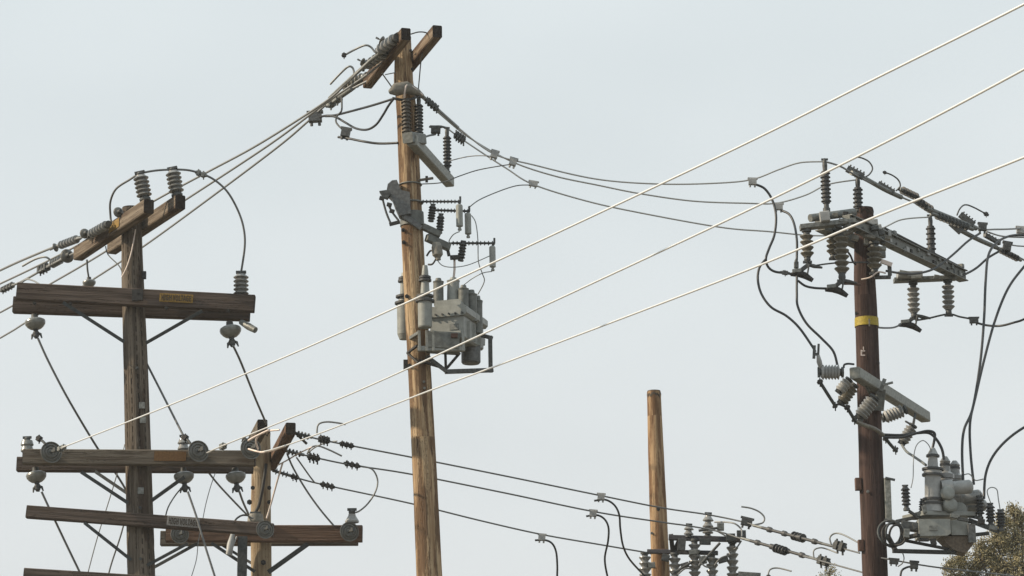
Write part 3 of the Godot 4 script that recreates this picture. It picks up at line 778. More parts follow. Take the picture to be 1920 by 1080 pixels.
	bell("small dark strain bell at lower end of tall pole's top arm", at(684, 144, 31.9), Vector3(-0.9, -0.3, 0), 7 * s, g, false)
	# black insulated jumpers
	g = "black jumpers left of the tall pole"
	wire("jumper_cable", "upper black jumper cable from hanging connector to the tall pole", [[598, 220, 32.6], [610, 217, 32.4], [628, 216, 32.2], [660, 208, 31.7], [700, 197, 31.1], [738, 185, 30.75]], 4.6, mt.black, g, "cable")
	wire("jumper_cable", "deep sagging black jumper cable left of the tall pole", [[610, 218, 32.4], [628, 219, 32.2], [648, 230, 32.0], [668, 241, 31.7], [688, 243, 31.4], [705, 234, 31.2], [718, 216, 31.0], [728, 199, 30.9], [737, 187, 30.75]], 4.6, mt.black, g, "cable")
	var jl := wire("jumper_cable", "lowest black jumper cable running straight into the tall pole's shaft", [[634, 257, 31.6], [655, 260, 31.5], [680, 265, 31.3], [710, 269, 31.2], [746, 268, 31.05]], 4.8, mt.black, g, "cable")
	clamp_block(jl, 648, 249, 31.55, 17, 20, 0.2, mt.switch_box)
	wire("jumper_wire", "thin grey wire hanging in a hook under the strain clamp", [[640, 176, 32.1], [641, 195, 32.0], [640, 208, 31.9], [632, 218, 31.9], [630, 228, 31.8], [637, 238, 31.7], [646, 243, 31.6]], 3.6, mt.steel, g)

	# conductors to the right pole
	g = "sagging conductors between the tall pole and the right pole"
	var ra := wire("line_conductor", "uppermost sagging conductor between the tall pole and right pole", [[788, 176, 31.1], [815, 200, 31.2], [860, 240, 31.3], [925, 288, 31.4], [1000, 309, 31.6], [1120, 336, 31.8], [1240, 345, 32.0], [1350, 343, 32.1], [1412, 336, 32.2], [1460, 318, 32.2], [1500, 305, 32.2], [1546, 303, 32.2]], 3.1, mt.pale_wire, g)
	var rb := wire("line_conductor", "middle sagging conductor between the tall pole and right pole", [[790, 182, 31.2], [830, 218, 31.3], [880, 258, 31.4], [960, 303, 31.5], [1040, 330, 31.7], [1120, 347, 31.9], [1200, 363, 32.0], [1300, 377, 32.2], [1400, 381, 32.4], [1455, 381, 32.5], [1510, 366, 32.6], [1552, 346, 32.7], [1606, 337, 32.8]], 3.1, mt.pale_wire, g)
	var rc := wire("line_conductor", "lowest sagging conductor between the tall pole and right pole", [[838, 240, 32.4], [862, 258, 32.4], [905, 287, 32.4], [950, 316, 32.4], [1000, 346, 32.4], [1100, 377, 32.6], [1200, 399, 32.8], [1350, 426, 33.1], [1440, 434, 33.3], [1540, 442, 33.6], [1640, 432, 33.9], [1690, 412, 34.1], [1745, 407, 34.3]], 3.1, mt.pale_wire, g)
	clamp_block(ra, 927, 290, 31.4, 13, 17, 0.3, mt.pale_polymer)
	clamp_block(rb, 962, 304, 31.5, 13, 17, 0.3, mt.pale_polymer)
	clamp_block(rc, 1000, 345, 32.4, 16, 12, 0.2, mt.pale_polymer)
	sleeve(ra, [[798, 186, 31.15], [822, 206, 31.2]], 5.5, mt.steel, 4, "dead_end_clamp")
	sleeve(rc, [[852, 251, 32.4], [872, 264, 32.4]], 6.5, mt.steel, 4, "dead_end_clamp")
	tube_part(ra, "armour", [[788, 176, 31.1], [812, 197, 31.2], [860, 240, 31.3]], 2.8, mt.wire)
	clamp_block(rc, 817, 244, 32.0, 18, 16, 0.05, mt.steel)
	strand(rc, "tail", [[806, 238, 32.0], [825, 237, 32.2], [838, 240, 32.4]], 4.5, mt.steel)
	g = "thin tap wires right of the tall pole"
	wire("tap_wire", "upper thin tap wire from tall pole up to first connector", [[838, 303, 32.4], [870, 295, 31.9], [895, 292, 31.7], [925, 293, 31.4]], 2.0, mt.dull_wire, g)
	wire("tap_wire", "middle thin tap wire from steel arm to second connector", [[792, 345, 31.2], [830, 342, 31.4], [862, 330, 31.5], [900, 318, 31.5], [958, 308, 31.5]], 2.2, mt.dull_wire, g)
	wire("tap_wire", "lower thin tap wire from hanging fuses to third connector", [[878, 390, 31.8], [900, 374, 32.0], [940, 357, 32.2], [970, 348, 32.3], [996, 347, 32.4]], 2.2, mt.dull_wire, g)
	wire("jumper_cable", "short black lead between the tall pole and steel arm connector", [[790, 260, 31.2], [802, 255, 31.6], [816, 252, 32.0]], 4.0, mt.black, g, "cable")

	# grey switch box on the left of the shaft
	var sw := thing("pole_switch", "grey angular switch box strapped to left side of the tall pole", "switch", at(745, 400, 30.95))
	m = Mb.new()
	prism(m, [[727, 345], [735, 338], [744, 337], [752, 356], [768, 360], [770, 400], [748, 404], [740, 386], [735, 372], [724, 362]], 30.88, 0.16)
	part("housing", m, mt.switch_box, sw)
	m = Mb.new()
	prism(m, [[711, 358], [724, 356], [733, 362], [726, 372], [717, 368]], 30.85, 0.08)
	part("contact_cap", m, mt.steel, sw)
	for q in [[[717, 372], [724, 398], [733, 420]], [[728, 384], [737, 400], [747, 413]]]:
		strand(sw, "blade", [[q[0][0], q[0][1], 30.9], [q[1][0], q[1][1], 30.88], [q[2][0], q[2][1], 30.86]], 4.2, mt.brace)
	m = Mb.new()
	bar(m, at(730, 421, 30.86), at(750, 416, 30.86), 0.04, 6 * s)
	part("hinge", m, mt.iron, sw)
	for q in [[730, 384], [735, 396], [716, 372]]:
		m = Mb.new()
		block(m, at(q[0], q[1], 30.84), Vector3(1, -0.3, 0), 9 * s, 0.04, 7 * s)
		part("contact", m, mt.iron, sw)

	# polymer side brackets with hanging fuse tubes
	g = "ribbed side brackets with hanging fuse tubes on the tall pole"
	for q in [
			["uppermost ribbed side bracket with grey fuse tube on tall pole", 790, 378, 863, 378, 31.0, 861, 384, 862, 432, 6.5, 4],
			["middle ribbed side bracket with pale fuse tube on tall pole", 812, 394, 880, 396, 31.3, 877, 400, 878, 446, 6.2, 4.5],
			["lowest ribbed side bracket with fuse tube reaching furthest right", 846, 456, 927, 456, 31.2, 923, 462, 924, 508, 6.0, 4.5]]:
		var t := thing("fuse_bracket", q[0], "fuse", at(q[1], q[2], q[5]), g)
		var a := at(q[1], q[2], q[5]); var b := at(q[3], q[4], q[5])
		m = Mb.new()
		lathe(m, a, b - a, ribs(0, (b - a).length(), q[11] * s, q[11] * 0.5 * s, 11, true), 12)
		part("ribbed_arm", m, mt.polymer, t)
		m = Mb.new()
		tube(m, [b, b + Vector3(0, 10 * s, 0)], 2 * s, 6)
		tube(m, [b, at(q[6], q[7], q[5])], 2.2 * s, 6)
		part("fitting", m, mt.steel, t)
		var c := at(q[6], q[7], q[5]); var e := at(q[8], q[9], q[5])
		m = Mb.new()
		var L := (e - c).length()
		var r: float = q[10] * s
		lathe(m, c, e - c, [[0, 0], [0, r * 0.8], [L * 0.04, r], [L * 0.84, r], [L * 0.87, r * 0.45], [L * 0.93, r * 0.4], [L * 0.94, r * 0.6], [L, r * 0.55], [L, 0]], 14)
		part("fuse_tube", m, mt.tank, t)
	g = "small black arresters right of the tall pole"
	for q in [["small black arrester nearest tall pole's shaft below the brackets", 808, 414, 812, 383, 31.0], ["small black arrester right of the nearest one below the brackets", 824, 436, 827, 401, 31.05], ["small black arrester hanging left of lowest fuse tube", 864, 488, 869, 452, 31.2]]:
		post(q[0], at(q[1], q[2], q[5]), at(q[3], q[4], q[5]), 7.5 * s, 5, mt.polymer, g, 0.1, 0.1, "arrester", false, 0.65)
	# olive mounting bracket under the arresters
	var br := thing("arrester_bracket", "dull olive metal bracket carrying small arresters on the tall pole", "bracket", at(798, 440, 31.0))
	m = Mb.new()
	bar(m, at(793, 425, 31.0), at(826, 440, 31.05), 0.07, 12 * s)
	bar(m, at(800, 445, 31.0), at(842, 464, 31.15), 0.08, 14 * s)
	part("beam", m, mt.tank_dark, br)
	m = Mb.new()
	bar(m, at(838, 462, 31.15), at(842, 480, 31.15), 0.03, 6 * s, Vector3.RIGHT)
	bar(m, at(845, 483, 31.15), at(868, 482, 31.2), 0.05, 8 * s)
	part("foot", m, mt.iron, br)
	m = Mb.new()
	lathe(m, at(818, 455, 30.95), Vector3(0.1, -1, 0), [[0, 0], [0, 7 * s], [8 * s, 10 * s], [24 * s, 10 * s], [30 * s, 5 * s], [34 * s, 5 * s], [34 * s, 0]], 12)
	part("housing", m, mt.cover, br)
	m = Mb.new()
	tube(m, smooth(pts([[800, 480, 31.0], [808, 470, 31.0], [820, 476, 30.95], [812, 494, 30.95], [803, 496, 31.0]])), 1.8 * s, 6)
	part("lead", m, mt.iron, br)

	build_recloser_middle(o)

func tube_part(o: Node, called: String, list: Array, rpx: float, mat: Material) -> void:
	var m := Mb.new()
	tube(m, smooth(pts(list)), rpx * mm(list[0][2]), 8)
	part(called, m, mat, o)

func prism(m: Mb, outline: Array, d: float, depth: float) -> void:
	# a plate of real thickness: outline at distance d, extruded away by depth
	var f := []; var b := []
	var poly := PackedVector2Array()
	for q in outline:
		var p := at(q[0], q[1], d)
		f.append(p); b.append(p + Vector3(0, 0, -depth)); poly.append(Vector2(p.x, p.y))
	var ix := Geometry2D.triangulate_polygon(poly)
	for i in range(0, ix.size(), 3):
		m.tri(f[ix[i]], f[ix[i + 1]], f[ix[i + 2]], Vector3.BACK, Vector3.BACK, Vector3.BACK)
		m.tri(b[ix[i]], b[ix[i + 1]], b[ix[i + 2]], Vector3.FORWARD, Vector3.FORWARD, Vector3.FORWARD)
	var mid := Vector3.ZERO
	for p in f: mid += p / f.size()
	var cw := Geometry2D.is_polygon_clockwise(poly)
	for i in f.size():
		var j := (i + 1) % f.size()
		var e: Vector3 = (f[j] - f[i]).normalized()
		var nn := e.cross(Vector3.BACK) if not cw else -e.cross(Vector3.BACK)
		m.quad(f[i], f[j], b[j], b[i], nn)

func bushing(o: Node, x: float, y0: float, y1: float, d: float, prof: Array, mat: Material, called := "bushing", rings: Array = []) -> void:
	# an upright turned column from pixel row y0 up to y1; prof and rings in shares of the height and pixels of radius
	var a := at(x, y0, d); var b := at(x, y1, d)
	var L := (b - a).length(); var s := mm(d)
	var p := []
	for q in prof: p.append([q[0] * L, q[1] * s])
	var m := Mb.new()
	lathe(m, a, b - a, p, 20)
	var bo := part(called, m, mat, o)
	for q in rings:
		m = Mb.new()
		lathe(m, a, b - a, [[q[0] * L - 2.5 * s, q[1] * s * 0.7], [q[0] * L - 2.5 * s, q[1] * s], [q[0] * L + 1.2 * s, q[1] * s], [q[0] * L + 3 * s, q[1] * s * 0.7]], 20)
		part("ring", m, mt.polymer, bo)

func build_recloser_middle(_o: Node3D) -> void:
	var d := 31.2
	var s := mm(d)
	var t := thing("recloser", "large grey switchgear tank with bushings mounted right of the tall pole", "switchgear", at(840, 690, d))
	# the tank: its front faces the viewer, its long side recedes to the right
	var yaw := Vector3(0.3, 0, -0.954)
	var sd := Vector3(0.954, 0, 0.3)
	var ctr := at(838, 608, 30.78)
	var m := Mb.new()
	bar(m, ctr, ctr + yaw * 0.72, 0.41, 56 * s, Vector3.UP, 0.02)
	part("tank", m, mt.tank, t)
	m = Mb.new()
	bar(m, ctr + Vector3(0, 24 * s, 0) - yaw * 0.03, ctr + Vector3(0, 24 * s, 0) + yaw * 0.76, 0.50, 20 * s, Vector3.UP, 0.03)
	part("lid", m, mt.tank, t)
	m = Mb.new()
	bar(m, ctr + Vector3(0, 40 * s, 0) + yaw * 0.02, ctr + Vector3(0, 40 * s, 0) + yaw * 0.55, 0.33, 14 * s, Vector3.UP, 0.03)
	part("lid_top", m, mt.tank, t)
	for k in 6:
		m = Mb.new()
		var q := ctr + Vector3(0, 18 * s, 0) - yaw * 0.045 + sd * (k - 2.5) * 0.08
		lathe(m, q, -yaw, [[-0.02, 0.012], [0.012, 0.012], [0.012, 0]], 6)
		part("lid_bolt", m, mt.steel, t)
	m = Mb.new()
	block(m, ctr - yaw * 0.004 + Vector3(0, -6 * s, 0) + sd * 0.09, sd, 0.11, 0.012, 0.07)
	part("nameplate", m, mt.galv, t)
	for k in 3:
		m = Mb.new()
		var q := ctr + sd * 0.215 + yaw * (0.15 + k * 0.2)
		bar(m, q + Vector3(0, -24 * s, 0), q + Vector3(0, 8 * s, 0), 0.02, 0.03, Vector3.RIGHT)
		part("side_rib", m, mt.tank, t)
	# front bushing columns
	bushing(t, 797, 612, 498, 30.6, [[-0.02, 0], [-0.02, 12], [0.0, 13], [0.40, 13.5], [0.43, 12], [0.5, 9], [0.78, 7], [0.9, 6], [1.0, 4.5], [1.0, 0]], mt.tank, "bushing", [[0.42, 18], [0.5, 16], [0.76, 12], [0.81, 11]])
	bushing(t, 758, 634, 512, 31.5, [[-0.02, 0], [-0.02, 9], [0.06, 13], [0.5, 14], [0.55, 12], [0.66, 8], [0.9, 7], [1.0, 5], [1.0, 0]], mt.tank, "bushing", [[0.54, 18], [0.64, 16], [0.88, 12], [0.92, 11]])
	# rear bushings: two on the lid, then a row down the receding right side
	for q in [[822, 566, 522, 30.95, 10, 0], [850, 562, 521, 31.0, 12, 1], [869, 582, 535, 30.92, 10, 0], [884, 600, 544, 31.05, 10.5, 0], [895, 622, 555, 31.2, 10, 0]]:
		bushing(t, q[0], q[1], q[2], q[3], [[-0.05, 0], [-0.05, q[4]], [0.78, q[4] * 0.95], [0.86, q[4] * 1.05], [0.9, q[4] * 0.6], [1.0, q[4] * 0.5], [1.0, 0]], mt.tank_dark if q[5] == 0 else mt.tank, "bushing")
	# mechanism housing under the tank and the hanging can
	m = Mb.new()
	bar(m, at(800, 641, 30.85), at(862, 645, 30.85), 0.3, 34 * s)
	part("mechanism_housing", m, mt.tank_dark, t)
	m = Mb.new()
	for x in [786, 800, 812, 868]:
		bar(m, at(x, 620, 30.72), at(x + 1, 658, 30.72), 0.04, 5 * s, Vector3.RIGHT)
	bar(m, at(783, 654, 30.74), at(872, 654, 30.74), 0.06, 9 * s)
	part("rack", m, mt.tank, t)
	bushing(t, 883, 682, 648, 31.3, [[0, 0], [0, 16], [0.08, 18], [1.0, 18], [1.0, 0]], mt.switch_box, "hanging_can")
	m = Mb.new()
	block(m, at(852, 629, 30.68), Vector3.RIGHT, 12 * s, 0.02, 8 * s)
	part("red_plate", m, mt.rust, t)
	# channel frame below
	m = Mb.new()
	bar(m, at(800, 668, 30.9), at(838, 697, 30.9), 0.05, 7 * s)
	bar(m, at(836, 697, 30.9), at(923, 694, 31.3), 0.05, 8 * s)
	bar(m, at(920, 698, 31.3), at(919, 630, 31.3), 0.05, 8 * s, Vector3.RIGHT)
	bar(m, at(923, 634, 31.3), at(893, 626, 31.35), 0.05, 7 * s)
	part("frame", m, mt.steel, t)
	m = Mb.new()
	bar(m, at(835, 659, 30.95), at(836, 694, 30.95), 0.03, 5 * s, Vector3.RIGHT)
	bar(m, at(862, 662, 31.0), at(838, 690, 30.95), 0.03, 5 * s)
	part("brace", m, mt.iron, t)
	m = Mb.new()
	bar(m, at(764, 662, 30.95), at(782, 648, 30.8), 0.03, 4 * s)
	bar(m, at(764, 662, 30.95), at(784, 680, 30.85), 0.03, 4 * s)
	part("brace", m, mt.iron, t)
	m = Mb.new()
	bar(m, at(770, 634, 31.0), at(786, 624, 30.8), 0.04, 6 * s)
	part("brace", m, mt.galv, t)
	m = Mb.new()
	bar(m, at(786, 676, 30.9), at(826, 688, 30.92), 0.04, 5 * s)
	part("brace", m, mt.iron, t)
	m = Mb.new()
	block(m, at(761, 684, 31.1), Vector3.UP, 18 * s, 0.06, 9 * s, Vector3.RIGHT)
	part("side_bracket", m, mt.iron, t)
	m = Mb.new()
	bar(m, at(868, 600, 30.85), at(906, 642, 31.5), 0.05, 14 * s)
	part("side_rail", m, mt.tank, t)
	# thin leads
	var g := "thin leads between fuses and switchgear on the tall pole"
	wire("lead_wire", "thin upright lead from arrester down to switchgear bushing", [[852, 486, 31.2], [852, 506, 31.2], [850, 526, 31.2]], 4.5, mt.pale_grip, g)
	wire("lead_wire", "thin grey lead curving from lowest fuse tube to rear bushing", [[922, 509, 31.2], [905, 512, 31.3], [886, 522, 31.4], [870, 534, 31.4]], 1.8, mt.wire, g)
	wire("lead_wire", "thin grey lead hanging straight down beside the fuse tubes", [[884, 404, 31.3], [892, 418, 31.3], [896, 450, 31.3], [897, 490, 31.35], [904, 512, 31.4], [908, 528, 31.5], [896, 552, 31.65]], 2.0, mt.wire, g)
	wire("lead_wire", "thin grey lead bowing under the lowest side bracket", [[820, 488, 30.95], [830, 498, 31.0], [850, 501, 31.0], [880, 496, 31.1], [922, 478, 31.2]], 1.8, mt.wire, g)
	wire("lead_wire", "thin grey lead looping under the upper fuse tube", [[862, 434, 31.0], [850, 440, 31.0], [842, 452, 31.05], [846, 456, 31.1]], 2.0, mt.wire, g)

# ---------------------------------------------------------------- the bare topped pole
func build_bare() -> void:
	var d := 36.0
	var s := mm(d)
	var o := pole("bare topped orange tan utility pole standing alone right of centre", [[1226, 735, 26], [1230, 850, 29], [1235, 980, 32], [1239, 1080, 34]], d, mt.bare_wood)
	bolts(o, [[1234, 955]], 35.9, 3.5, mt.iron)
	bolts(o, [[1222, 1000], [1224, 1062]], 35.92, 2.5, mt.galv)
	var m := Mb.new()
	var c := at(1237, 1035, d)
	var ring := []
	for k in 25: ring.append(c + Vector3(cos(TAU * k / 24.0), 0, sin(TAU * k / 24.0)) * 17.6 * s)
	tube(m, ring, 3.5 * s, 8)
	part("band", m, mt.rust, o)
	var t := thing("switch_rack", "dark steel rack of porcelain switches on the bare topped pole", "switch", at(1290, 1040, 35.6))
	m = Mb.new()
	bar(m, at(1254, 1008, 35.6), at(1388, 1012, 35.5), 0.09, 9 * s)
	bar(m, at(1214, 1034, 35.75), at(1346, 1037, 35.6), 0.09, 7 * s)
	part("arm", m, mt.violet_steel, t)
	m = Mb.new()
	bar(m, at(1258, 1002, 35.6), at(1262, 1042, 35.7), 0.06, 8 * s, Vector3.RIGHT)
	bar(m, at(1275, 1010, 35.6), at(1262, 1038, 35.7), 0.05, 6 * s)
	part("bracket", m, mt.iron, t)
	for q in [[1278, 1022, 14, 22], [1322, 1016, 20, 10], [1351, 988, 12, 13], [1300, 1036, 16, 8], [1248, 1046, 14, 12], [1356, 1050, 18, 9], [1318, 1050, 12, 14], [1284, 1060, 14, 9], [1222, 1060, 12, 10], [1405, 1078, 40, 9]]:
		m = Mb.new()
		block(m, at(q[0], q[1], 35.5), Vector3(1, rng.randf_range(-0.3, 0.3), 0), q[2] * s, 0.08, q[3] * s)
		part("contact", m, [mt.steel, mt.galv, mt.brace][q[0] % 3], t)
	for q in [[[1345, 996], [1362, 1006], [1368, 1012]], [[1340, 1060], [1352, 1046], [1372, 1040]], [[1270, 1078], [1285, 1066], [1300, 1068]], [[1310, 1050], [1322, 1062], [1336, 1064]], [[1390, 1014], [1382, 1026], [1376, 1030]]]:
		strand(t, "lead", [[q[0][0], q[0][1], 35.42], [q[1][0], q[1][1], 35.4], [q[2][0], q[2][1], 35.42]], 3.0, mt.dull_wire)
	for q in [[1365, 1008], [1385, 1002]]:
		m = Mb.new()
		block(m, at(q[0] + 5, q[1], 35.4), Vector3.RIGHT, 16 * s, 0.07, 14 * s)
		part("contact", m, mt.brace, t)
	for q in [[[1310, 995], [1345, 990]], [[1310, 1062], [1350, 1018]], [[1262, 1075], [1300, 1052]]]:
		m = Mb.new()
		tube(m, [at(q[0][0], q[0][1], 35.45), at(q[1][0], q[1][1], 35.45)], 2.4 * s, 6)
		part("blade", m, mt.steel, t)
	var g := "grey porcelain insulators on the switch rack"
	for q in [
			["tallest porcelain insulator standing on switch rack's upper arm", 1327, 1006, 962, 10, 3], ["short porcelain insulator standing left on switch rack's upper arm", 1291, 1006, 983, 9, 2],
			["porcelain insulator hanging under upper arm nearest the bare pole", 1302, 1012, 1090, 11, 6], ["porcelain insulator hanging under right end of upper arm", 1373, 1016, 1095, 11, 5],
			["porcelain insulator hanging under right end of lower arm", 1335, 1038, 1110, 11, 5], ["porcelain insulator hanging under lower arm beside bare pole", 1265, 1038, 1110, 11, 5], ["porcelain insulator left of the bare pole under the lower arm", 1209, 1037, 1092, 11, 4]]:
		post(q[0], at(q[1], q[2], 35.55), at(q[1] + 1, q[3], 35.55), q[4] * s, q[5], mt.porcelain, g, 0.1, 0.12, "post_insulator", false, 0.55)
	# taps that hang from the three conductors
	g = "dark tap cables hanging from the three conductors"
	for q in [
			["right one of the dark tap cables hanging from the conductors", [[1114, 939, 34.2], [1135, 937, 34.2], [1152, 947, 34.25], [1161, 965, 34.3], [1163, 990, 34.5], [1168, 1022, 34.7], [1180, 1048, 35.0], [1205, 1076, 35.4], [1225, 1095, 35.5]], 1127, 929, 34.2],
			["middle one of the dark tap cables hanging from the conductors", [[1099, 968, 34.4], [1120, 966, 34.4], [1134, 974, 34.45], [1141, 990, 34.5], [1140, 1015, 34.6], [1134, 1048, 34.8], [1140, 1085, 35.0], [1150, 1120, 35.2]], 1112, 960, 34.4],
			["left one of the dark tap cables hanging from the conductors", [[1003, 1013, 34.8], [1023, 1013, 34.8], [1036, 1020, 34.8], [1043, 1036, 34.9], [1045, 1062, 35.0], [1045, 1090, 35.1], [1050, 1130, 35.2]], 1016, 1005, 34.8]]:
		var w := wire("tap_cable", q[0], q[1], 3.8, mt.black, g, "cable")
		clamp_block(w, q[2], q[3] + 3, q[4], 13, 14, 0.1, mt.pale_polymer)
	# dead ends between the rack and the right pole
	g = "strain insulators between the bare pole and the right pole"
	var e1 := rod_insulator("upper dark strain insulator sloping towards foot of the right pole", at(1412, 985, 34.8), at(1560, 1024, 33.7), 5 * s, 4, mt.polymer, g, 0.55)
	rib_patch(e1, [1486, 1004, 34.3], [1508, 1010, 34.1], 8 * s)
	clamp_block(e1, 1400, 979, 34.9, 20, 17, 0.25, mt.steel)
	sleeve(e1, [[1563, 1020, 33.6], [1586, 1028, 33.5]], 8.0, mt.steel, 2, "clamp")
	strand(e1, "tail", [[1390, 950, 34.9], [1408, 953, 34.9], [1424, 960, 34.9], [1433, 970, 34.9], [1430, 980, 34.9], [1415, 984, 34.9]], 3.2, mt.wire)
	strand(e1, "tail", [[1559, 1022, 33.6], [1556, 1008, 33.6], [1566, 1000, 33.6], [1582, 1003, 33.5], [1610, 1018, 33.2]], 3.2, mt.wire)
	var e2 := rod_insulator("lower dark strain insulator sloping towards foot of the right pole", at(1390, 1009, 34.8), at(1536, 1050, 33.7), 5 * s, 4, mt.polymer, g, 0.55)
	rib_patch(e2, [1452, 1027, 34.3], [1474, 1034, 34.1], 8 * s)
	sleeve(e2, [[1532, 1048, 33.7], [1556, 1056, 33.6]], 7.5, mt.steel, 2, "clamp")
	strand(e2, "tail", [[1340, 979, 35.1], [1360, 979, 35.0], [1378, 982, 34.9], [1390, 993, 34.9], [1391, 1006, 34.8]], 3.2, mt.wire)
	strand(e2, "tail", [[1526, 1046, 33.7], [1526, 1032, 33.7], [1538, 1027, 33.7], [1552, 1030, 33.7], [1570, 1037, 33.6]], 2.8, mt.wire)
	var bt := wire("wire_tail", "short curved wire tail at lower edge between bare and right pole", [[1440, 1078, 34.5], [1444, 1068, 34.5], [1458, 1065, 34.5], [1484, 1071, 34.4]], 3.0, mt.wire)
	sleeve(bt, [[1436, 1084, 34.5], [1446, 1082, 34.5]], 5, mt.steel, 1, "clamp")

func rib_patch(o: Node, a: Array, b: Array, r: float) -> void:
	var p := at(a[0], a[1], a[2]); var q := at(b[0], b[1], b[2])
	var m := Mb.new()
	lathe(m, p, q - p, ribs(0, (q - p).length(), r, r * 0.4, 4, true), 14)
	part("rib", m, mt.polymer, o)

# ---------------------------------------------------------------- the dark red-brown pole at right
func build_right() -> void:
	var d := 32.85
	var s := mm(d)
	var o := pole("smooth dark red-brown utility pole with yellow band at right", [[1620, 393, 36], [1621, 520, 40], [1625.5, 620, 43], [1634, 900, 45], [1641, 1080, 47]], d, mt.red_pole)
	# yellow band
	var m := Mb.new()
	var c0 := at(1625.2, 613, d); var c1 := at(1624.6, 597, d)
	lathe(m, c0, c1 - c0, [[0, 21.3 * s], [0, 22.6 * s], [(c1 - c0).length(), 22.2 * s], [(c1 - c0).length(), 21 * s]], 28)
	part("yellow_band", m, mt.yellow, o)
	m = Mb.new()
	block(m, at(1630, 605, 32.69), Vector3.UP, 14 * s, 0.012, 2.5 * s, Vector3.RIGHT)
	part("band_mark", m, mt.cover, o)
	# a pale painted figure on the shaft
	m = Mb.new()
	bar(m, at(1615, 656, 32.70), at(1615, 667, 32.70), 0.006, 2.2 * s, Vector3.RIGHT)
	bar(m, at(1614, 658, 32.697), at(1622, 658, 32.697), 0.006, 2.0 * s)
	bar(m, at(1614, 666, 32.697), at(1622, 666, 32.697), 0.006, 2.0 * s)
	bar(m, at(1619, 650, 32.69), at(1619, 656, 32.69), 0.006, 1.6 * s, Vector3.RIGHT)
	part("painted_mark", m, mt.pale_grip, o)
	m = Mb.new()
	block(m, at(1609, 908, 32.8), Vector3.UP, 22 * s, 0.1, 11 * s, Vector3.RIGHT)
	part("side_block", m, mt.rust, o)
	m = Mb.new()
	block(m, at(1614, 1023, 32.8), Vector3.UP, 20 * s, 0.1, 10 * s, Vector3.RIGHT)
	part("side_block", m, mt.rust, o)
	bolts(o, [[1627, 922], [1626, 760]], 32.7, 3.0, mt.galv)
	bolts(o, [[1606, 588], [1646, 681]], 32.8, 3.5, mt.iron)

	# galvanized double arm running away to the right
	var n := at(1563, 418, 32.05); var f := level(1782, 522, n.y)
	var ax := (f - n).normalized()
	var sd := ax.cross(Vector3.UP).normalized()
	var fwd := sd if sd.z > 0 else -sd
	for e in [[fwd * 0.17, 1.0, 19.0], [fwd * -0.17, 0.5, 16.0]]:
		var sh: Vector3 = e[0]
		var far := n.lerp(f, e[1])
		var ar := crossarm(o, n + sh, far + sh, 0.10, e[2] * s, mt.dull_arm, "steel_arm")
		for v in [0.53, -0.53]:
			m = Mb.new()
			var lift := Vector3(0, e[2] * s * v, 0) + sh * 0.1
			bar(m, n + sh + lift, far + sh + lift, 0.13, 0.012)
			part("flange", m, mt.galv, ar)
	for k in 3:
		m = Mb.new()
		var q := n.lerp(f, 0.36 + k * 0.3)
		block(m, q + Vector3(0, 16 * s, 0) + fwd * 0.1, sd, 0.3, 0.07, 0.05)
		part("cross_strap", m, mt.steel if k % 2 else mt.galv, o)
	for k in 18:
		m = Mb.new()
		var q := n.lerp(f, 0.28 + k * 0.04 + rng.randf_range(-0.02, 0.02)) + fwd * 0.228
		var hh := rng.randf_range(-10, 13) * s
		block(m, q + Vector3(0, hh, 0), ax, rng.randf_range(0.04, 0.09), 0.03, rng.randf_range(0.03, 0.075))
		part("bolt_plate", m, [mt.galv, mt.pale_polymer, mt.iron, mt.dull_arm][k % 4], o)
	m = Mb.new()
	bar(m, n.lerp(f, 0.3) + fwd * 0.2 + Vector3(0, 19 * s, 0), n.lerp(f, 0.97) + fwd * 0.2 + Vector3(0, 15 * s, 0), 0.03, 3.0 * s)
	part("operating_rod", m, mt.iron, o)
	for q in [[1500, 427, 1604, 415, 32.0, 9.0], [1676, 526, 1792, 521, 34.6, 8.0]]:
		m = Mb.new()
		bar(m, at(q[0], q[1], q[4]), at(q[2], q[3], q[4]), 0.14, q[5] * s)
		part("mounting_channel", m, mt.galv, o)
	m = Mb.new()
	tube(m, [at(1519, 409, 32.0), at(1602, 398, 32.3)], 7.5 * s, 12)
	part("torque_tube", m, mt.galv, o)
	m = Mb.new()
	block(m, at(1546, 407, 31.92), Vector3(1, 0.1, 0), 17 * s, 0.12, 19 * s)
	part("bracket_box", m, mt.pale_polymer, o)
	m = Mb.new()
	block(m, at(1628, 418, 32.6), Vector3(1, 0.05, 0), 34 * s, 0.1, 10 * s)
	part("bracket_box", m, mt.pale_polymer, o)
	m = Mb.new()
	bar(m, at(1682, 517, 34.5), at(1728, 516, 34.5), 0.2, 11 * s)
	part("bracket_box", m, mt.pale_polymer, o)
	for q in [[1566, 404, 9, 8], [1585, 402, 9, 9], [1596, 411, 10, 8], [1572, 424, 12, 6], [1600, 424, 8, 10], [1612, 432, 16, 8], [1590, 436, 20, 7], [1640, 428, 14, 9], [1652, 436, 9, 12], [1630, 444, 22, 6], [1604, 446, 12, 10], [1664, 446, 10, 8]]:
		m = Mb.new()
		block(m, at(q[0], q[1], 31.95 + (q[0] - 1566) * 0.006), Vector3(1, rng.randf_range(-0.4, 0.4), 0), q[2] * s, 0.07, q[3] * s)
		part("linkage", m, [mt.steel, mt.galv, mt.tan_porcelain, mt.iron][(q[0] + q[1]) % 4], o)
	for q in [[1655, 451, 32.7], [1672, 458, 33.0], [1768, 505, 34.3], [1786, 512, 34.5]]:
		m = Mb.new()
		block(m, at(q[0], q[1], q[2]), Vector3(0, 1, 0), 14 * s, 0.06, 8 * s, Vector3.RIGHT)
		part("linkage", m, mt.steel, o)

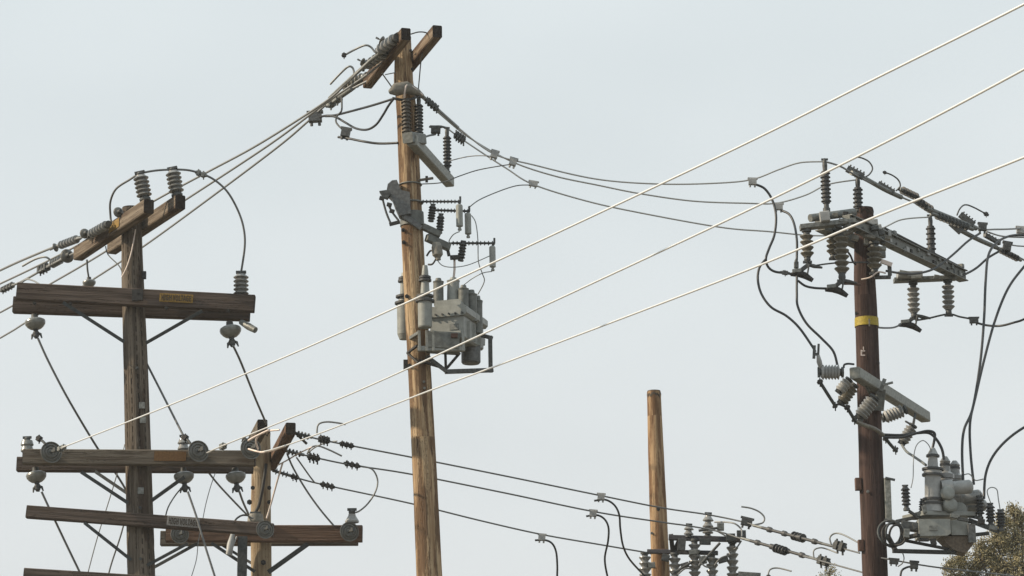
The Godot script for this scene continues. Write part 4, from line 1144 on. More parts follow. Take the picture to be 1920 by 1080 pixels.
	for q in [[1536, 422, 26, 5, 32.0], [1582, 414, 18, 6, 31.95], [1650, 428, 6, 14, 32.5], [1668, 438, 6, 13, 32.8], [1694, 512, 16, 9, 34.4], [1718, 520, 20, 5, 34.4], [1756, 520, 10, 9, 34.45], [1624, 452, 7, 16, 32.45], [1655, 466, 12, 7, 32.6]]:
		m = Mb.new()
		block(m, at(q[0], q[1], q[4]), Vector3(1, rng.randf_range(-0.2, 0.2), 0), q[2] * s, 0.06, q[3] * s)
		part("fitting", m, [mt.pale_polymer, mt.galv, mt.fibreglass][q[0] % 3], o)
	# black posts standing on top
	var g := "black ribbed posts on top of the right pole"
	post("black ribbed post standing left of the right pole's top", at(1550, 396, 32.2), at(1546, 298, 32.2), 9.5 * s, 8, mt.polymer, g, 0.15, 0.24, "post_insulator", true, 0.72)
	post("black ribbed post standing right on top of right pole's shaft", at(1609, 395, 32.8), at(1608, 330, 32.8), 9.5 * s, 5, mt.polymer, g, 0.05, 0.34, "post_insulator", true, 0.72)
	post("black ribbed post standing on far end of the galvanized arm", at(1747, 488, 34.3), at(1744, 403, 34.3), 9.5 * s, 6, mt.polymer, g, 0.08, 0.25, "post_insulator", true, 0.75)

	# ribbed porcelain hanging below the arm
	g = "tan porcelain insulators hanging under the galvanized arm"
	for q in [["leftmost tan porcelain insulator hanging under galvanized arm of right pole", 1512, 432, 1514, 492, 32.0, 12.5, 4], ["long tan porcelain insulator hanging just left of right pole's shaft", 1577, 430, 1579, 528, 32.1, 14, 6],
			["tan porcelain insulator tucked left behind long one beside right pole", 1562, 432, 1563, 486, 32.35, 13, 4],
			["porcelain insulator hanging against right side of right pole's shaft", 1639, 455, 1640, 514, 32.55, 14, 4], ["grey porcelain insulator hanging left under far end of galvanized arm", 1712, 530, 1714, 598, 34.6, 12.5, 5], ["grey porcelain insulator hanging right under far end of galvanized arm", 1777, 526, 1779, 592, 34.6, 12.5, 5]]:
		post(q[0], at(q[1], q[2], q[5]), at(q[3], q[4], q[5]), q[6] * s, q[7], mt.tan_porcelain if q[1] < 1650 else mt.porcelain, g, 0.14, 0.16, "post_insulator", false, 0.55)
	# hinged blades under them
	g = "hinged switch blades under the hanging insulators"
	for q in [["dark hinged switch blade under leftmost hanging insulator of right pole", 1504, 516, 32.0], ["dark hinged switch blade under long hanging insulator left of right pole", 1569, 545, 32.1], ["dark hinged switch blade under far end of the galvanized arm", 1707, 611, 34.6]]:
		var t := thing("disconnect_switch", q[0], "switch", at(q[1], q[2], q[3]), g)
		m = Mb.new()
		tube(m, [at(q[1] - 22, q[2] - 1, q[3]), at(q[1] - 8, q[2] - 4, q[3]), at(q[1] + 6, q[2] + 1, q[3]), at(q[1] + 20, q[2] + 10, q[3])], [3 * s, 7.5 * s, 6.5 * s, 4 * s], 10)
		part("blade", m, mt.iron, t)
		m = Mb.new()
		bar(m, at(q[1] - 6, q[2] - 6, q[3]), at(q[1] + 12, q[2] - 20, q[3]), 0.06, 7 * s)
		bar(m, at(q[1] + 10, q[2] - 2, q[3] - 0.05), at(q[1] + 13, q[2] - 20, q[3] - 0.05), 0.03, 3 * s)
		part("hinge", m, mt.steel, t)
		m = Mb.new()
		block(m, at(q[1] - 10, q[2] - 8, q[3] - 0.03), Vector3(1, 0.1, 0), 16 * s, 0.05, 7 * s)
		part("contact", m, mt.galv, t)
		m = Mb.new()
		tube(m, [at(q[1] + 10, q[2] - 20, q[3]), at(q[1] + 22, q[2] - 17, q[3]), at(q[1] + 38, q[2] - 14, q[3])], [3 * s, 4 * s, 2 * s], 8)
		part("lug", m, mt.steel, t)
	g = "link wires of the switches on the right pole"
	wire("link_wire", "upper thin link wire between two hanging insulators left of right pole", [[1528, 498, 32.0], [1548, 495, 32.0], [1568, 493, 32.1], [1590, 492, 32.3], [1628, 492, 32.5]], 3.2, mt.steel, g)
	wire("link_wire", "lower link bar from long hanging insulator into right pole", [[1580, 532, 32.1], [1596, 532, 32.3], [1612, 534, 32.55]], 5.0, mt.rust, g, "wire", 3)
	wire("link_wire", "pale link wire curving right of shaft below galvanized arm", [[1615, 524, 32.55], [1632, 520, 32.5], [1646, 510, 32.5], [1660, 512, 32.6]], 3.2, mt.pale_grip, g)
	var lk := wire("link_wire", "link rod joining the two insulators under far end of arm", [[1716, 601, 34.6], [1740, 597, 34.6], [1778, 589, 34.6], [1800, 594, 34.6], [1822, 598, 34.6]], 3.6, mt.steel, g)
	clamp_block(lk, 1826, 601, 34.6, 16, 13, 0.0, mt.steel)
	wire("link_wire", "short dark wire from right pole to far switch blade", [[1646, 614, 32.8], [1660, 615, 33.2], [1676, 614, 34.0], [1690, 608, 34.5]], 3.6, mt.black, g)
	wire("jumper_cable", "black cable sagging from far insulator out of right picture edge", [[1830, 605, 34.6], [1850, 610, 34.5], [1875, 611, 34.4], [1900, 605, 34.2], [1925, 596, 34.0], [1990, 560, 33.5]], 4.4, mt.black, g, "cable")
	m = Mb.new()
	var lg := thing("lug_cluster", "cluster of cable lugs right of the shaft under galvanized arm", "connector", at(1660, 515, 32.6))
	block(m, at(1668, 505, 32.65), Vector3.UP, 24 * s, 0.05, 7 * s, Vector3.RIGHT)
	block(m, at(1655, 520, 32.6), Vector3.RIGHT, 30 * s, 0.05, 6 * s)
	part("terminal", m, mt.steel, lg)
	m = Mb.new()
	block(m, at(1662, 493, 32.6), Vector3(1, -0.4, 0), 22 * s, 0.03, 8 * s)
	part("cover", m, mt.pale_grip, lg)

	# black cables left of the pole
	g = "black cables left of the right pole"
	var ca := wire("jumper_cable", "black cable curving from left connector down to leftmost switch blade", [[1418, 346, 32.2], [1434, 354, 32.2], [1448, 375, 32.2], [1455, 405, 32.15], [1452, 440, 32.1], [1442, 466, 32.05], [1436, 485, 32.0], [1440, 500, 32.0], [1452, 509, 32.0], [1472, 512, 32.0], [1486, 514, 32.0]], 4.8, mt.black, g, "cable")
	clamp_block(ca, 1411, 341, 32.2, 15, 15, 0.05, mt.pale_polymer)
	sleeve(ca, [[1462, 510, 32.0], [1482, 513, 32.0]], 3.6, mt.steel, 1, "lug")
	var cb := wire("jumper_cable", "black cable from second connector straight down through the switch blade", [[1466, 395, 32.5], [1480, 402, 32.4], [1489, 420, 32.3], [1494, 450, 32.1], [1494, 480, 32.0], [1493, 505, 31.98]], 4.8, mt.black, g, "cable")
	clamp_block(cb, 1460, 388, 32.5, 15, 15, 0.05, mt.pale_polymer)
	sleeve(cb, [[1493, 486, 31.98], [1493, 508, 31.98]], 4.0, mt.steel, 1, "lug")
	wire("jumper_cable", "black cable bulging furthest left down to the grey cutout", [[1436, 486, 31.98], [1424, 502, 31.97], [1421, 525, 31.95], [1428, 552, 31.9], [1446, 576, 31.85], [1474, 592, 31.8], [1498, 614, 31.75], [1522, 648, 31.7], [1529, 660, 31.7]], 4.8, mt.black, g, "cable")
	wire("jumper_cable", "black cable dropping from leftmost switch blade to top of cutout", [[1494, 518, 31.95], [1494, 550, 31.9], [1496, 575, 31.88], [1512, 606, 31.85], [1540, 634, 31.8], [1562, 658, 31.75], [1570, 684, 31.75]], 4.8, mt.black, g, "cable")
	wire("jumper_cable", "short black cable between the two left switch blades", [[1496, 526, 31.98], [1510, 536, 32.0], [1528, 540, 32.05], [1550, 541, 32.1]], 4.6, mt.black, g, "cable")
	wire("jumper_cable", "thin black curl between long insulator and right pole", [[1588, 470, 32.2], [1595, 480, 32.3], [1599, 490, 32.4], [1604, 496, 32.5]], 4.0, mt.black, g, "cable")

	build_strings()
	build_cutouts()
	build_recloser_right()

func build_strings() -> void:
	# armoured conductors leaving the right pole towards the lower right
	var d := 32.6
	var s := mm(d)
	var g := "armoured conductors leaving the right pole to the right"
	var a := wire("line_conductor", "thick armoured conductor descending right from the black posts on right pole", [[1546, 303, 32.2], [1562, 307, 32.3], [1580, 314, 32.4], [1600, 326, 32.5], [1660, 356, 33.0], [1745, 393, 33.8], [1830, 427, 34.6], [1870, 430, 35.0], [1925, 428, 35.6], [2020, 424, 36.5]], 3.6, mt.wire, g)
	tube_part(a, "armour", [[1596, 324, 32.5], [1622, 335, 32.7], [1660, 356, 33.0], [1690, 370, 33.3]], 4.6, mt.galv)
	tube_part(a, "armour", [[1736, 390, 33.7], [1765, 402, 34.0], [1830, 428, 34.6]], 5.0, mt.galv)
	strand(a, "tail", [[1620, 333, 32.7], [1630, 327, 32.7], [1636, 316, 32.7], [1630, 304, 32.7], [1618, 297, 32.7], [1606, 294, 32.7]], 3.0, mt.steel)
	strand(a, "tail", [[1680, 358, 33.2], [1688, 349, 33.2], [1684, 337, 33.2], [1672, 328, 33.1], [1658, 323, 33.1]], 3.0, mt.steel)
	strand(a, "tail", [[1794, 404, 34.2], [1800, 391, 34.2], [1810, 384, 34.3], [1826, 389, 34.4], [1852, 403, 34.6]], 3.0, mt.steel)
	sleeve(a, [[1844, 399, 34.6], [1854, 404, 34.6]], 3.4, mt.iron, 1, "tip")
	sleeve(a, [[1655, 322, 33.1], [1663, 325, 33.1]], 2.6, mt.iron, 1, "tip")
	for q in [[1588, 316, 1619, 332, 32.6, 12], [1646, 344, 1676, 362, 33.1, 10], [1782, 418, 1802, 436, 34.3, 10], [1800, 402, 1826, 422, 34.5, 11]]:
		bolted(a, at(q[0], q[1], q[4]), at(q[2], q[3], q[4]), q[5] * mm(q[4]))
	clamp_block(a, 1842, 426, 34.7, 15, 17, 0.1, mt.steel)
	clamp_block(a, 1914, 432, 35.5, 16, 15, 0.1, mt.pale_polymer)
	g = "dark ribbed insulators in the armoured conductor"
	rod_insulator("upper dark ribbed insulator in the armoured conductor behind bright wire", at(1686, 354, 33.2), at(1724, 372, 33.6), 8 * s, 5, mt.polymer, g)
	rod_insulator("dark ribbed insulator in armoured conductor just below the bright wire", at(1716, 374, 33.5), at(1750, 396, 33.9), 8.5 * s, 5, mt.polymer, g)
	rod_insulator("long grey ribbed insulator at middle of armoured conductor", at(1746, 400, 33.8), at(1824, 430, 34.5), 8 * s, 9, mt.polymer_grey, g)
	var b := wire("line_conductor", "lower armoured conductor reaching the right picture edge", [[1790, 428, 34.3], [1820, 440, 34.6], [1860, 459, 35.0], [1900, 476, 35.4], [1925, 490, 35.7], [2020, 535, 36.5]], 3.6, mt.wire, "armoured conductors leaving the right pole to the right")
	tube_part(b, "armour", [[1798, 430, 34.3], [1830, 447, 34.7], [1868, 464, 35.1]], 4.6, mt.galv)
	bolted(b, at(1846, 440, 34.9), at(1874, 456, 35.1), 9 * s)
	clamp_block(b, 1888, 463, 35.2, 15, 20, 0.2, mt.steel)
	rod_insulator("dark ribbed insulator on lower armoured conductor near right edge", at(1870, 466, 35.1), at(1914, 488, 35.6), 7 * s, 6, mt.polymer, g)
	wire("line_conductor", "thin conductor running level to right edge above lower armoured one", [[1850, 434, 34.8], [1880, 443, 35.2], [1925, 445, 35.6], [2000, 445, 36]], 3.0, mt.wire)
	wire("line_conductor", "thin conductor running level to right edge below the black loop", [[1882, 455, 35.2], [1900, 460, 35.4], [1925, 462, 35.6], [2000, 464, 36]], 2.8, mt.wire)
	g = "black cables right of the right pole"
	wire("jumper_cable", "black cable sagging over the galvanized arm from armoured conductor", [[1838, 437, 34.6], [1815, 452, 34.3], [1786, 478, 34.0], [1755, 502, 33.7], [1725, 512, 33.4], [1695, 513, 33.1], [1662, 508, 32.7]], 4.4, mt.black, g, "cable")
	wire("jumper_cable", "black cable from far end of galvanized arm up to lower conductor", [[1786, 523, 34.6], [1806, 516, 34.7], [1830, 503, 34.9], [1852, 484, 35.0], [1872, 472, 35.1]], 4.4, mt.black, g, "cable")
	wire("jumper_cable", "long black cable looping over and dropping to the right switchgear", [[1990, 446, 35.2], [1925, 441, 35.0], [1892, 443, 34.8], [1868, 456, 34.5], [1853, 480, 34.2], [1848, 530, 33.9], [1845, 600, 33.6], [1838, 680, 33.3], [1824, 765, 33.0], [1808, 805, 32.8], [1804, 845, 32.7], [1806, 903, 32.6]], 5.0, mt.black, g, "cable")
	wire("jumper_cable", "long black cable sweeping from right edge down to right switchgear", [[1960, 455, 34.4], [1920, 500, 34.2], [1890, 541, 34.0], [1866, 600, 33.8], [1846, 672, 33.5], [1830, 740, 33.2], [1819, 792, 33.0], [1820, 850, 32.8], [1826, 908, 32.65]], 5.0, mt.black, g, "cable")
	wire("jumper_cable", "black cable bowing from right edge down to outermost switchgear bushing", [[1990, 770, 33.2], [1930, 796, 33.0], [1890, 823, 32.9], [1862, 855, 32.8], [1848, 890, 32.75], [1845, 935, 32.7]], 5.0, mt.black, g, "cable")

func bolted(o: Node, a: Vector3, b: Vector3, w: float) -> void:
	var m := Mb.new()
	var ax := (b - a).normalized()
	bar(m, a, b, w * 0.8, w)
	var up := ax.cross(Vector3(0, 0, 1)).normalized()
	if up.y < 0: up = -up
	for k in 5:
		var p := a.lerp(b, 0.1 + k * 0.2)
		tube(m, [p - up * w * 0.55, p + up * w * 0.85], w * 0.13, 6)
	part("bolted_clamp", m, mt.steel, o)

func build_cutouts() -> void:
	var d := 32.3
	var s := mm(d)
	# fibreglass arm with its six cutouts
	var arm := thing("cutout_arm", "pale grey box beam slanting across front of the right pole", "beam", at(1629, 720, 32.5))
	var n := at(1603, 699, 31.85); var f := level(1735, 782, n.y)
	var m := Mb.new()
	bar(m, n, f, 0.13, 21 * s)
	part("beam", m, mt.fibreglass, arm)
	m = Mb.new()
	block(m, at(1655, 722, 32.45), Vector3(0.3, 0.8, 0), 24 * s, 0.05, 7 * s, Vector3.RIGHT)
	bar(m, at(1655, 722, 32.4), at(1674, 717, 32.4), 0.03, 4 * s)
	part("bolt_plate", m, mt.galv, arm)
	m = Mb.new()
	bar(m, at(1712, 798, 33.9), at(1716, 776, 34.0), 0.03, 5 * s, Vector3.RIGHT)
	bar(m, at(1698, 790, 33.6), at(1712, 798, 33.9), 0.02, 3 * s)
	part("hanger", m, mt.steel, arm)
	m = Mb.new()
	bar(m, at(1620, 716, 32.2), at(1632, 740, 32.6), 0.03, 4 * s)
	bar(m, at(1652, 730, 32.6), at(1648, 770, 32.65), 0.12, 16 * s, Vector3.RIGHT)
	part("bracket", m, mt.tank_dark, arm)
	var g := "ribbed grey cutouts on the slanting box beam"
	var list := [
		["pale ribbed cutout lying level left of the slanting box beam", 1580, 698, 1535, 698, 31.75, 14, 6, mt.pale_polymer],
		["small white cutout tucked behind upper end of slanting box beam", 1592, 712, 1572, 736, 31.95, 11, 4, mt.pale_polymer],
		["grey cutout tilted under upper end of slanting box beam", 1602, 722, 1576, 757, 32.1, 12, 5, mt.tan_porcelain],
		["large grey cutout tilted before the right pole's shaft", 1640, 745, 1610, 785, 32.3, 14, 6, mt.porcelain],
		["grey cutout lying level right of shaft under the box beam", 1698, 768, 1654, 784, 33.2, 13, 6, mt.pale_polymer],
		["lowest grey cutout hanging from outer end of slanting box beam", 1712, 798, 1690, 832, 33.9, 12, 5, mt.porcelain]]
	for q in list:
		var t := post(q[0], at(q[1], q[2], q[5]), at(q[3], q[4], q[5]), q[6] * s, q[7], q[8], g, 0.14, 0.1, "fuse_cutout", false, 0.72)
		t.set_meta("category", "cutout")
	g = "hinged fuse links beside the cutouts"
	for q in [["dark fuse link slanting below the level cutout", [[1535, 712, 31.75], [1550, 736, 31.8], [1568, 764, 31.9]]], ["dark fuse link slanting beside the shaft below tilted cutouts", [[1586, 760, 32.05], [1596, 777, 32.1], [1604, 790, 32.2]]], ["dark fuse link slanting below lowest cutout right of shaft", [[1658, 818, 33.2], [1668, 832, 33.4], [1681, 846, 33.6]]]]:
		var w := wire("fuse_link", q[0], q[1], 6.5, mt.brace, g, "fuse", 3)
		sleeve(w, [q[1][0], [q[1][0][0] + 5, q[1][0][1] + 8, q[1][0][2]]], 5.0, mt.iron, 1, "contact")
		sleeve(w, [[q[1][2][0] - 4, q[1][2][1] - 6, q[1][2][2]], q[1][2]], 5.0, mt.iron, 1, "contact")
	g = "terminals and leads around the cutouts"
	var te := thing("terminal_clamp", "pale terminal clamp where black cable meets the level cutout", "connector", at(1532, 680, 31.7), g)
	m = Mb.new()
	bar(m, at(1527, 648, 31.7), at(1526, 672, 31.7), 0.04, 5 * s, Vector3.RIGHT)
	bar(m, at(1535, 645, 31.7), at(1534, 668, 31.7), 0.03, 4 * s, Vector3.RIGHT)
	bar(m, at(1524, 664, 31.7), at(1536, 664, 31.7), 0.03, 5 * s)
	part("jaw", m, mt.steel, te)
	m = Mb.new()
	tube(m, [at(1534, 666, 31.7), at(1536, 678, 31.7), at(1540, 692, 31.75)], [3 * s, 5 * s, 4 * s], 8)
	part("stud", m, mt.pale_polymer, te)
	wire("lead_wire", "black lead bending over top of the slanting box beam", [[1582, 690, 31.8], [1583, 684, 31.8], [1590, 682, 31.8], [1601, 683, 31.85]], 4.0, mt.black, g)
	wire("lead_wire", "jointed dark hardware bar crossing shaft below tilted cutouts", [[1604, 790, 32.2], [1618, 796, 32.3], [1640, 804, 32.4], [1656, 816, 32.6]], 8.0, mt.cover, g, "connector", 3)
	wire("lead_wire", "dark lead from tilted cutout to the shaft", [[1566, 760, 31.9], [1574, 758, 31.95], [1584, 762, 32.05]], 4.5, mt.iron, g)
	wire("jumper_cable", "upper black cable from shaft over to second switchgear bushing", [[1656, 815, 32.6], [1690, 816, 32.6], [1720, 812, 32.6], [1742, 812, 32.6], [1756, 824, 32.6], [1766, 842, 32.6], [1770, 862, 32.6]], 5.4, mt.black, g, "cable")
	wire("jumper_cable", "lower black cable from shaft over to tallest switchgear bushing", [[1656, 820, 32.5], [1690, 820, 32.5], [1720, 812, 32.5], [1740, 808, 32.5], [1752, 812, 32.5], [1752, 824, 32.5], [1748, 842, 32.5]], 5.0, mt.black, g, "cable")
	wire("lead_wire", "pale rod from lowest cutout to side of switchgear bushing", [[1691, 834, 33.9], [1699, 846, 33.6], [1712, 855, 33.2], [1728, 866, 32.8], [1736, 872, 32.6]], 5.0, mt.galv, g)

func build_recloser_right() -> void:
	var d := 32.6
	var s := mm(d)
	var t := thing("recloser", "three phase grey switchgear with moulded bushings hung on right pole", "switchgear", at(1760, 1035, d))
	# upright bushings
	var up := [[0.0, 0], [0.0, 18], [0.12, 17], [0.14, 15], [0.55, 15], [0.56, 17], [0.64, 17], [0.7, 10], [0.86, 8.5], [0.9, 10], [0.95, 7], [1.0, 4], [1.0, 0]]
	bushing(t, 1749, 960, 840, 32.5, up, mt.pale_polymer, "bushing", [[0.13, 19], [0.2, 19], [0.58, 20], [0.67, 20], [0.88, 12.5]])
	bushing(t, 1772, 950, 856, 32.8, up, mt.porcelain, "bushing", [[0.5, 16], [0.6, 16], [0.84, 10]])
	bushing(t, 1790, 945, 864, 33.1, up, mt.porcelain, "bushing", [[0.5, 15], [0.62, 15], [0.84, 10]])
	# level bushings towards the right
	for q in [[1765, 917, 1824, 912, 32.5, 13], [1778, 937, 1842, 931, 32.8, 14], [1790, 952, 1850, 946, 33.1, 12]]:
		var m := Mb.new()
		var a := at(q[0], q[1], q[4]); var b := at(q[2], q[3], q[4]); var L := (b - a).length(); var r: float = q[5] * s
		lathe(m, a, b - a, [[0, 0], [0, r * 1.25], [L * 0.34, r * 1.25], [L * 0.38, r * 0.95], [L * 0.9, r], [L * 0.96, r * 0.8], [L, r * 0.5], [L, 0]], 18)
		part("level_bushing", m, mt.pale_polymer if q[0] == 1765 else mt.porcelain, t)
	for q in [[1778, 924, 32.4, 13], [1782, 946, 32.45, 14], [1800, 955, 32.7, 14]]:
		var m := Mb.new()
		var r: float = q[3] * s
		lathe(m, at(q[0], q[1], q[2]), Vector3(0.25, 0.1, 1), [[-r, r], [0, r], [r * 0.2, r * 0.93], [r * 0.36, r * 0.7], [r * 0.42, r * 0.4], [r * 0.42, 0]], 18)
		part("end_dome", m, mt.tank, t)
	# lid plate and tank
	var m := Mb.new()
	bar(m, at(1712, 966, 32.5), at(1812, 968, 32.9), 0.42, 8 * s)
	part("lid", m, mt.tank, t)
	m = Mb.new()
	prism(m, [[1722, 973], [1782, 973], [1783, 1000], [1776, 1004], [1724, 1005]], 32.35, 0.4)
	part("tank", m, mt.tank, t)
	m = Mb.new()
	prism(m, [[1783, 976], [1804, 972], [1818, 982], [1827, 1003], [1784, 1003]], 32.42, 0.34)
	part("tank_side", m, mt.tank, t)
	m = Mb.new()
	prism(m, [[1762, 1006], [1828, 1004], [1824, 1022], [1812, 1037], [1788, 1031]], 32.45, 0.3)
	part("lower_housing", m, mt.hull, t)
	m = Mb.new()
	block(m, at(1822, 1000, 32.38), Vector3.UP, 34 * s, 0.05, 14 * s, Vector3.RIGHT)
	part("junction_box", m, mt.switch_box, t)
	m = Mb.new()
	bar(m, at(1722, 1003, 32.3), at(1690, 1010, 32.4), 0.1, 6 * s)
	bar(m, at(1674, 1033, 32.4), at(1792, 1036, 32.5), 0.06, 7 * s)
	bar(m, at(1664, 1004, 32.7), at(1680, 1034, 32.5), 0.05, 7 * s)
	bar(m, at(1690, 1012, 32.45), at(1780, 1030, 32.5), 0.04, 5 * s)
	part("frame", m, mt.iron, t)
	m = Mb.new()
	bar(m, at(1680, 978, 32.5), at(1726, 968, 32.5), 0.06, 6 * s)
	bar(m, at(1690, 985, 32.45), at(1724, 990, 32.45), 0.12, 16 * s)
	bar(m, at(1704, 958, 32.45), at(1724, 972, 32.45), 0.05, 5 * s)
	part("left_bracket", m, mt.steel, t)
	m = Mb.new()
	bar(m, at(1808, 966, 32.8), at(1842, 972, 32.7), 0.06, 6 * s)
	bar(m, at(1818, 976, 32.8), at(1872, 996, 32.6), 0.08, 9 * s)
	bar(m, at(1812, 978, 32.8), at(1826, 1004, 32.8), 0.05, 6 * s)
	bar(m, at(1826, 1003, 32.75), at(1854, 1000, 32.65), 0.05, 6 * s)
	part("right_bracket", m, mt.steel, t)
	var g := "dark ribbed arresters around the right switchgear"
	for q in [["dark ribbed arrester standing alone left of right switchgear", 1700, 956, 1697, 910, 32.4, 8.5], ["small dark arrester tucked left behind tallest switchgear bushing", 1729, 966, 1730, 936, 32.9, 7],
			["first dark ribbed arrester right of switchgear beside outermost cable", 1838, 972, 1836, 930, 32.7, 8.5], ["middle dark ribbed arrester right of switchgear", 1858, 986, 1856, 944, 32.65, 9], ["outermost dark arrester right of switchgear before the tree", 1877, 994, 1876, 956, 32.6, 9]]:
		post(q[0], at(q[1], q[2], q[5]), at(q[3], q[4], q[5]), q[6] * s, 5, mt.polymer, g, 0.18, 0.08, "arrester", false, 0.6)
	for q in [[1733, 955, 7, 14], [1806, 974, 20, 6], [1732, 1012, 18, 6], [1750, 1016, 10, 12], [1700, 1000, 10, 16], [1790, 968, 16, 7], [1840, 978, 12, 9], [1862, 990, 14, 8], [1716, 986, 8, 12]]:
		m = Mb.new()
		block(m, at(q[0], q[1], 32.3), Vector3(1, rng.randf_range(-0.25, 0.25), 0), q[2] * s, 0.05, q[3] * s)
		part("fitting", m, [mt.steel, mt.iron, mt.galv][q[0] % 3], t)
	m = Mb.new()
	block(m, at(1750, 990, 32.345), Vector3.RIGHT, 16 * s, 0.01, 9 * s)
	part("rating_plate", m, mt.galv, t)
	# coil of spare cable at the shaft
	var co := thing("cable_coil", "loose coil of dark cable hanging between right pole and switchgear", "cable", at(1670, 1000, 32.45))
	for k in 4:
		m = Mb.new()
		var c := at(1668 + k * 5, 999 + (k % 2) * 4, 32.42 - k * 0.02)
		var ring := []
		for i in 25:
			var a := TAU * i / 24.0
			ring.append(c + Vector3(cos(a) * (21 - k * 2) * s, sin(a) * (23 - k * 1.5) * s, sin(a * 2 + k) * 0.03))
		tube(m, ring, 2.2 * s, 6)
		part("loop", m, mt.iron if k % 2 else mt.brace, co)
	# pale conduit on the shaft
	var cd := thing("riser_conduit", "pale green-grey riser conduit on right side of the right pole", "conduit", at(1664, 975, 32.75))
	m = Mb.new()
	bar(m, at(1663, 897, 32.75), at(1666, 976, 32.75), 0.08, 12 * s, Vector3.RIGHT)
	part("channel", m, mt.fibreglass, cd)
	m = Mb.new()
	bar(m, at(1660, 896, 32.7), at(1678, 900, 32.7), 0.03, 4 * s)
	part("bracket", m, mt.steel, cd)
	m = Mb.new()
	bar(m, at(1658, 974, 32.7), at(1674, 980, 32.7), 0.03, 5 * s)
	part("bracket", m, mt.steel, cd)
	# thin leads
	g = "thin leads of the right switchgear"
	wire("lead_wire", "thin lead looping from left arrester over to tallest bushing", [[1708, 915, 32.4], [1712, 895, 32.4], [1713, 860, 32.45], [1718, 836, 32.45], [1730, 826, 32.45], [1741, 834, 32.45], [1746, 846, 32.45]], 1.8, mt.wire, g)
	wire("lead_wire", "thin looped lead left above the outermost arrester", [[1858, 944, 32.6], [1851, 922, 32.6], [1858, 914, 32.6], [1869, 918, 32.6], [1872, 936, 32.6], [1875, 954, 32.6]], 2.0, mt.wire, g)
	wire("lead_wire", "thin lead linking tops of the level switchgear bushings", [[1808, 890, 32.6], [1818, 889, 32.6], [1828, 900, 32.65], [1836, 900, 32.7], [1844, 898, 32.7]], 2.2, mt.wire, g)
	wire("lead_wire", "grey wire below switchgear running right in front of the tree", [[1652, 1046, 32.7], [1690, 1053, 32.6], [1730, 1060, 32.6], [1775, 1066, 32.8], [1900, 1080, 33.5]], 3.0, mt.dull_wire, g)
	var lw := wire("jumper_cable", "dark cable bending from lowest connector at foot of right pole", [[1712, 1062, 32.6], [1700, 1064, 32.6], [1690, 1072, 32.6], [1688, 1095, 32.6]], 4.0, mt.black, g, "cable")
	clamp_block(lw, 1714, 1060, 32.6, 14, 16, 0.1, mt.steel)
	clamp_block(lw, 1676, 1053, 32.6, 16, 12, 0.1, mt.steel)
	wire("lead_wire", "pair of thin leads hanging below the cable coil", [[1692, 1036, 32.4], [1695, 1046, 32.4], [1692, 1056, 32.4], [1684, 1062, 32.5]], 2.2, mt.dull_wire, g)

# ---------------------------------------------------------------- trees
func tree(label: String, d: float, foot: Vector2, clumps: Array, dense: float, sparse_edge: bool) -> void:
	var s := mm(d)
	var base := at(foot.x, foot.y, d); base.y = 0.0
	var t := thing("tree", label, "tree", base)
	var fork := at(foot.x, foot.y, d)
	var m := Mb.new()
	tube(m, [base - Vector3(0, 0.4, 0), base.lerp(fork, 0.3) + Vector3(0.05, 0, 0), base.lerp(fork, 0.7) - Vector3(0.06, 0, 0), fork], [0.24, 0.2, 0.16, 0.12], 10)
	part("trunk", m, mt.bark, t)
	var lv := Mb.new()
	var tw := Mb.new()
	for q in clumps:
		var c := at(q[0], q[1], d + q[3])
		var r: float = q[2] * s
		var mid := fork.lerp(c, 0.5) + Vector3(rng.randf_range(-0.15, 0.15), -0.1, rng.randf_range(-0.15, 0.15))
		var lm := Mb.new()
		tube(lm, smooth([fork, mid, c]), [0.07, 0.065, 0.06, 0.055, 0.05, 0.045, 0.04, 0.035, 0.028, 0.022, 0.016, 0.012, 0.008], 6)
		part("limb", lm, mt.bark, t)
		var sprays := int(clampf(q[2] * 0.9, 8, 90))
		for i in sprays:
			var dir := Vector3(rng.randfn(), rng.randfn() + 0.25, rng.randfn()).normalized()
			var tip := c + dir * r * rng.randf_range(0.45, 1.08)
			var from := c.lerp(tip, 0.15)
			tube(tw, [from, tip], [0.006, 0.002], 4, false)
			for k in int(dense * rng.randf_range(0.6, 1.4)):
				var p := from.lerp(tip, rng.randf_range(0.25, 1.05)) + Vector3(rng.randfn(), rng.randfn(), rng.randfn()) * 0.035
				var ld := (dir + Vector3(rng.randfn(), rng.randfn() - 0.1, rng.randfn()) * 0.8).normalized()
				var sd := ld.cross(Vector3(rng.randfn(), rng.randfn(), rng.randfn())).normalized()
				var l := rng.randf_range(0.020, 0.042); var w := l * rng.randf_range(0.2, 0.32)
				var nn := ld.cross(sd).normalized()
				var k2 := rng.randf_range(0.7, 1.3)
				var tint := Color(0.27, 0.23, 0.125) * k2
				if rng.randf() < 0.16: tint = Color(0.31, 0.285, 0.19) * k2
				elif rng.randf() < 0.2: tint = Color(0.15, 0.135, 0.065) * k2
				lv.tint = tint
				var a := p; var b := p + ld * l
				var m1 := p + ld * l * 0.5 + sd * w + nn * w * 0.3; var m2 := p + ld * l * 0.5 - sd * w + nn * w * 0.3
				lv.tri(a, m1, b, nn, nn, nn); lv.tri(a, b, m2, nn, nn, nn)
	var cr := part("crown", lv, mt.leaf, t)
	part("twigs", tw, mt.bark, cr)

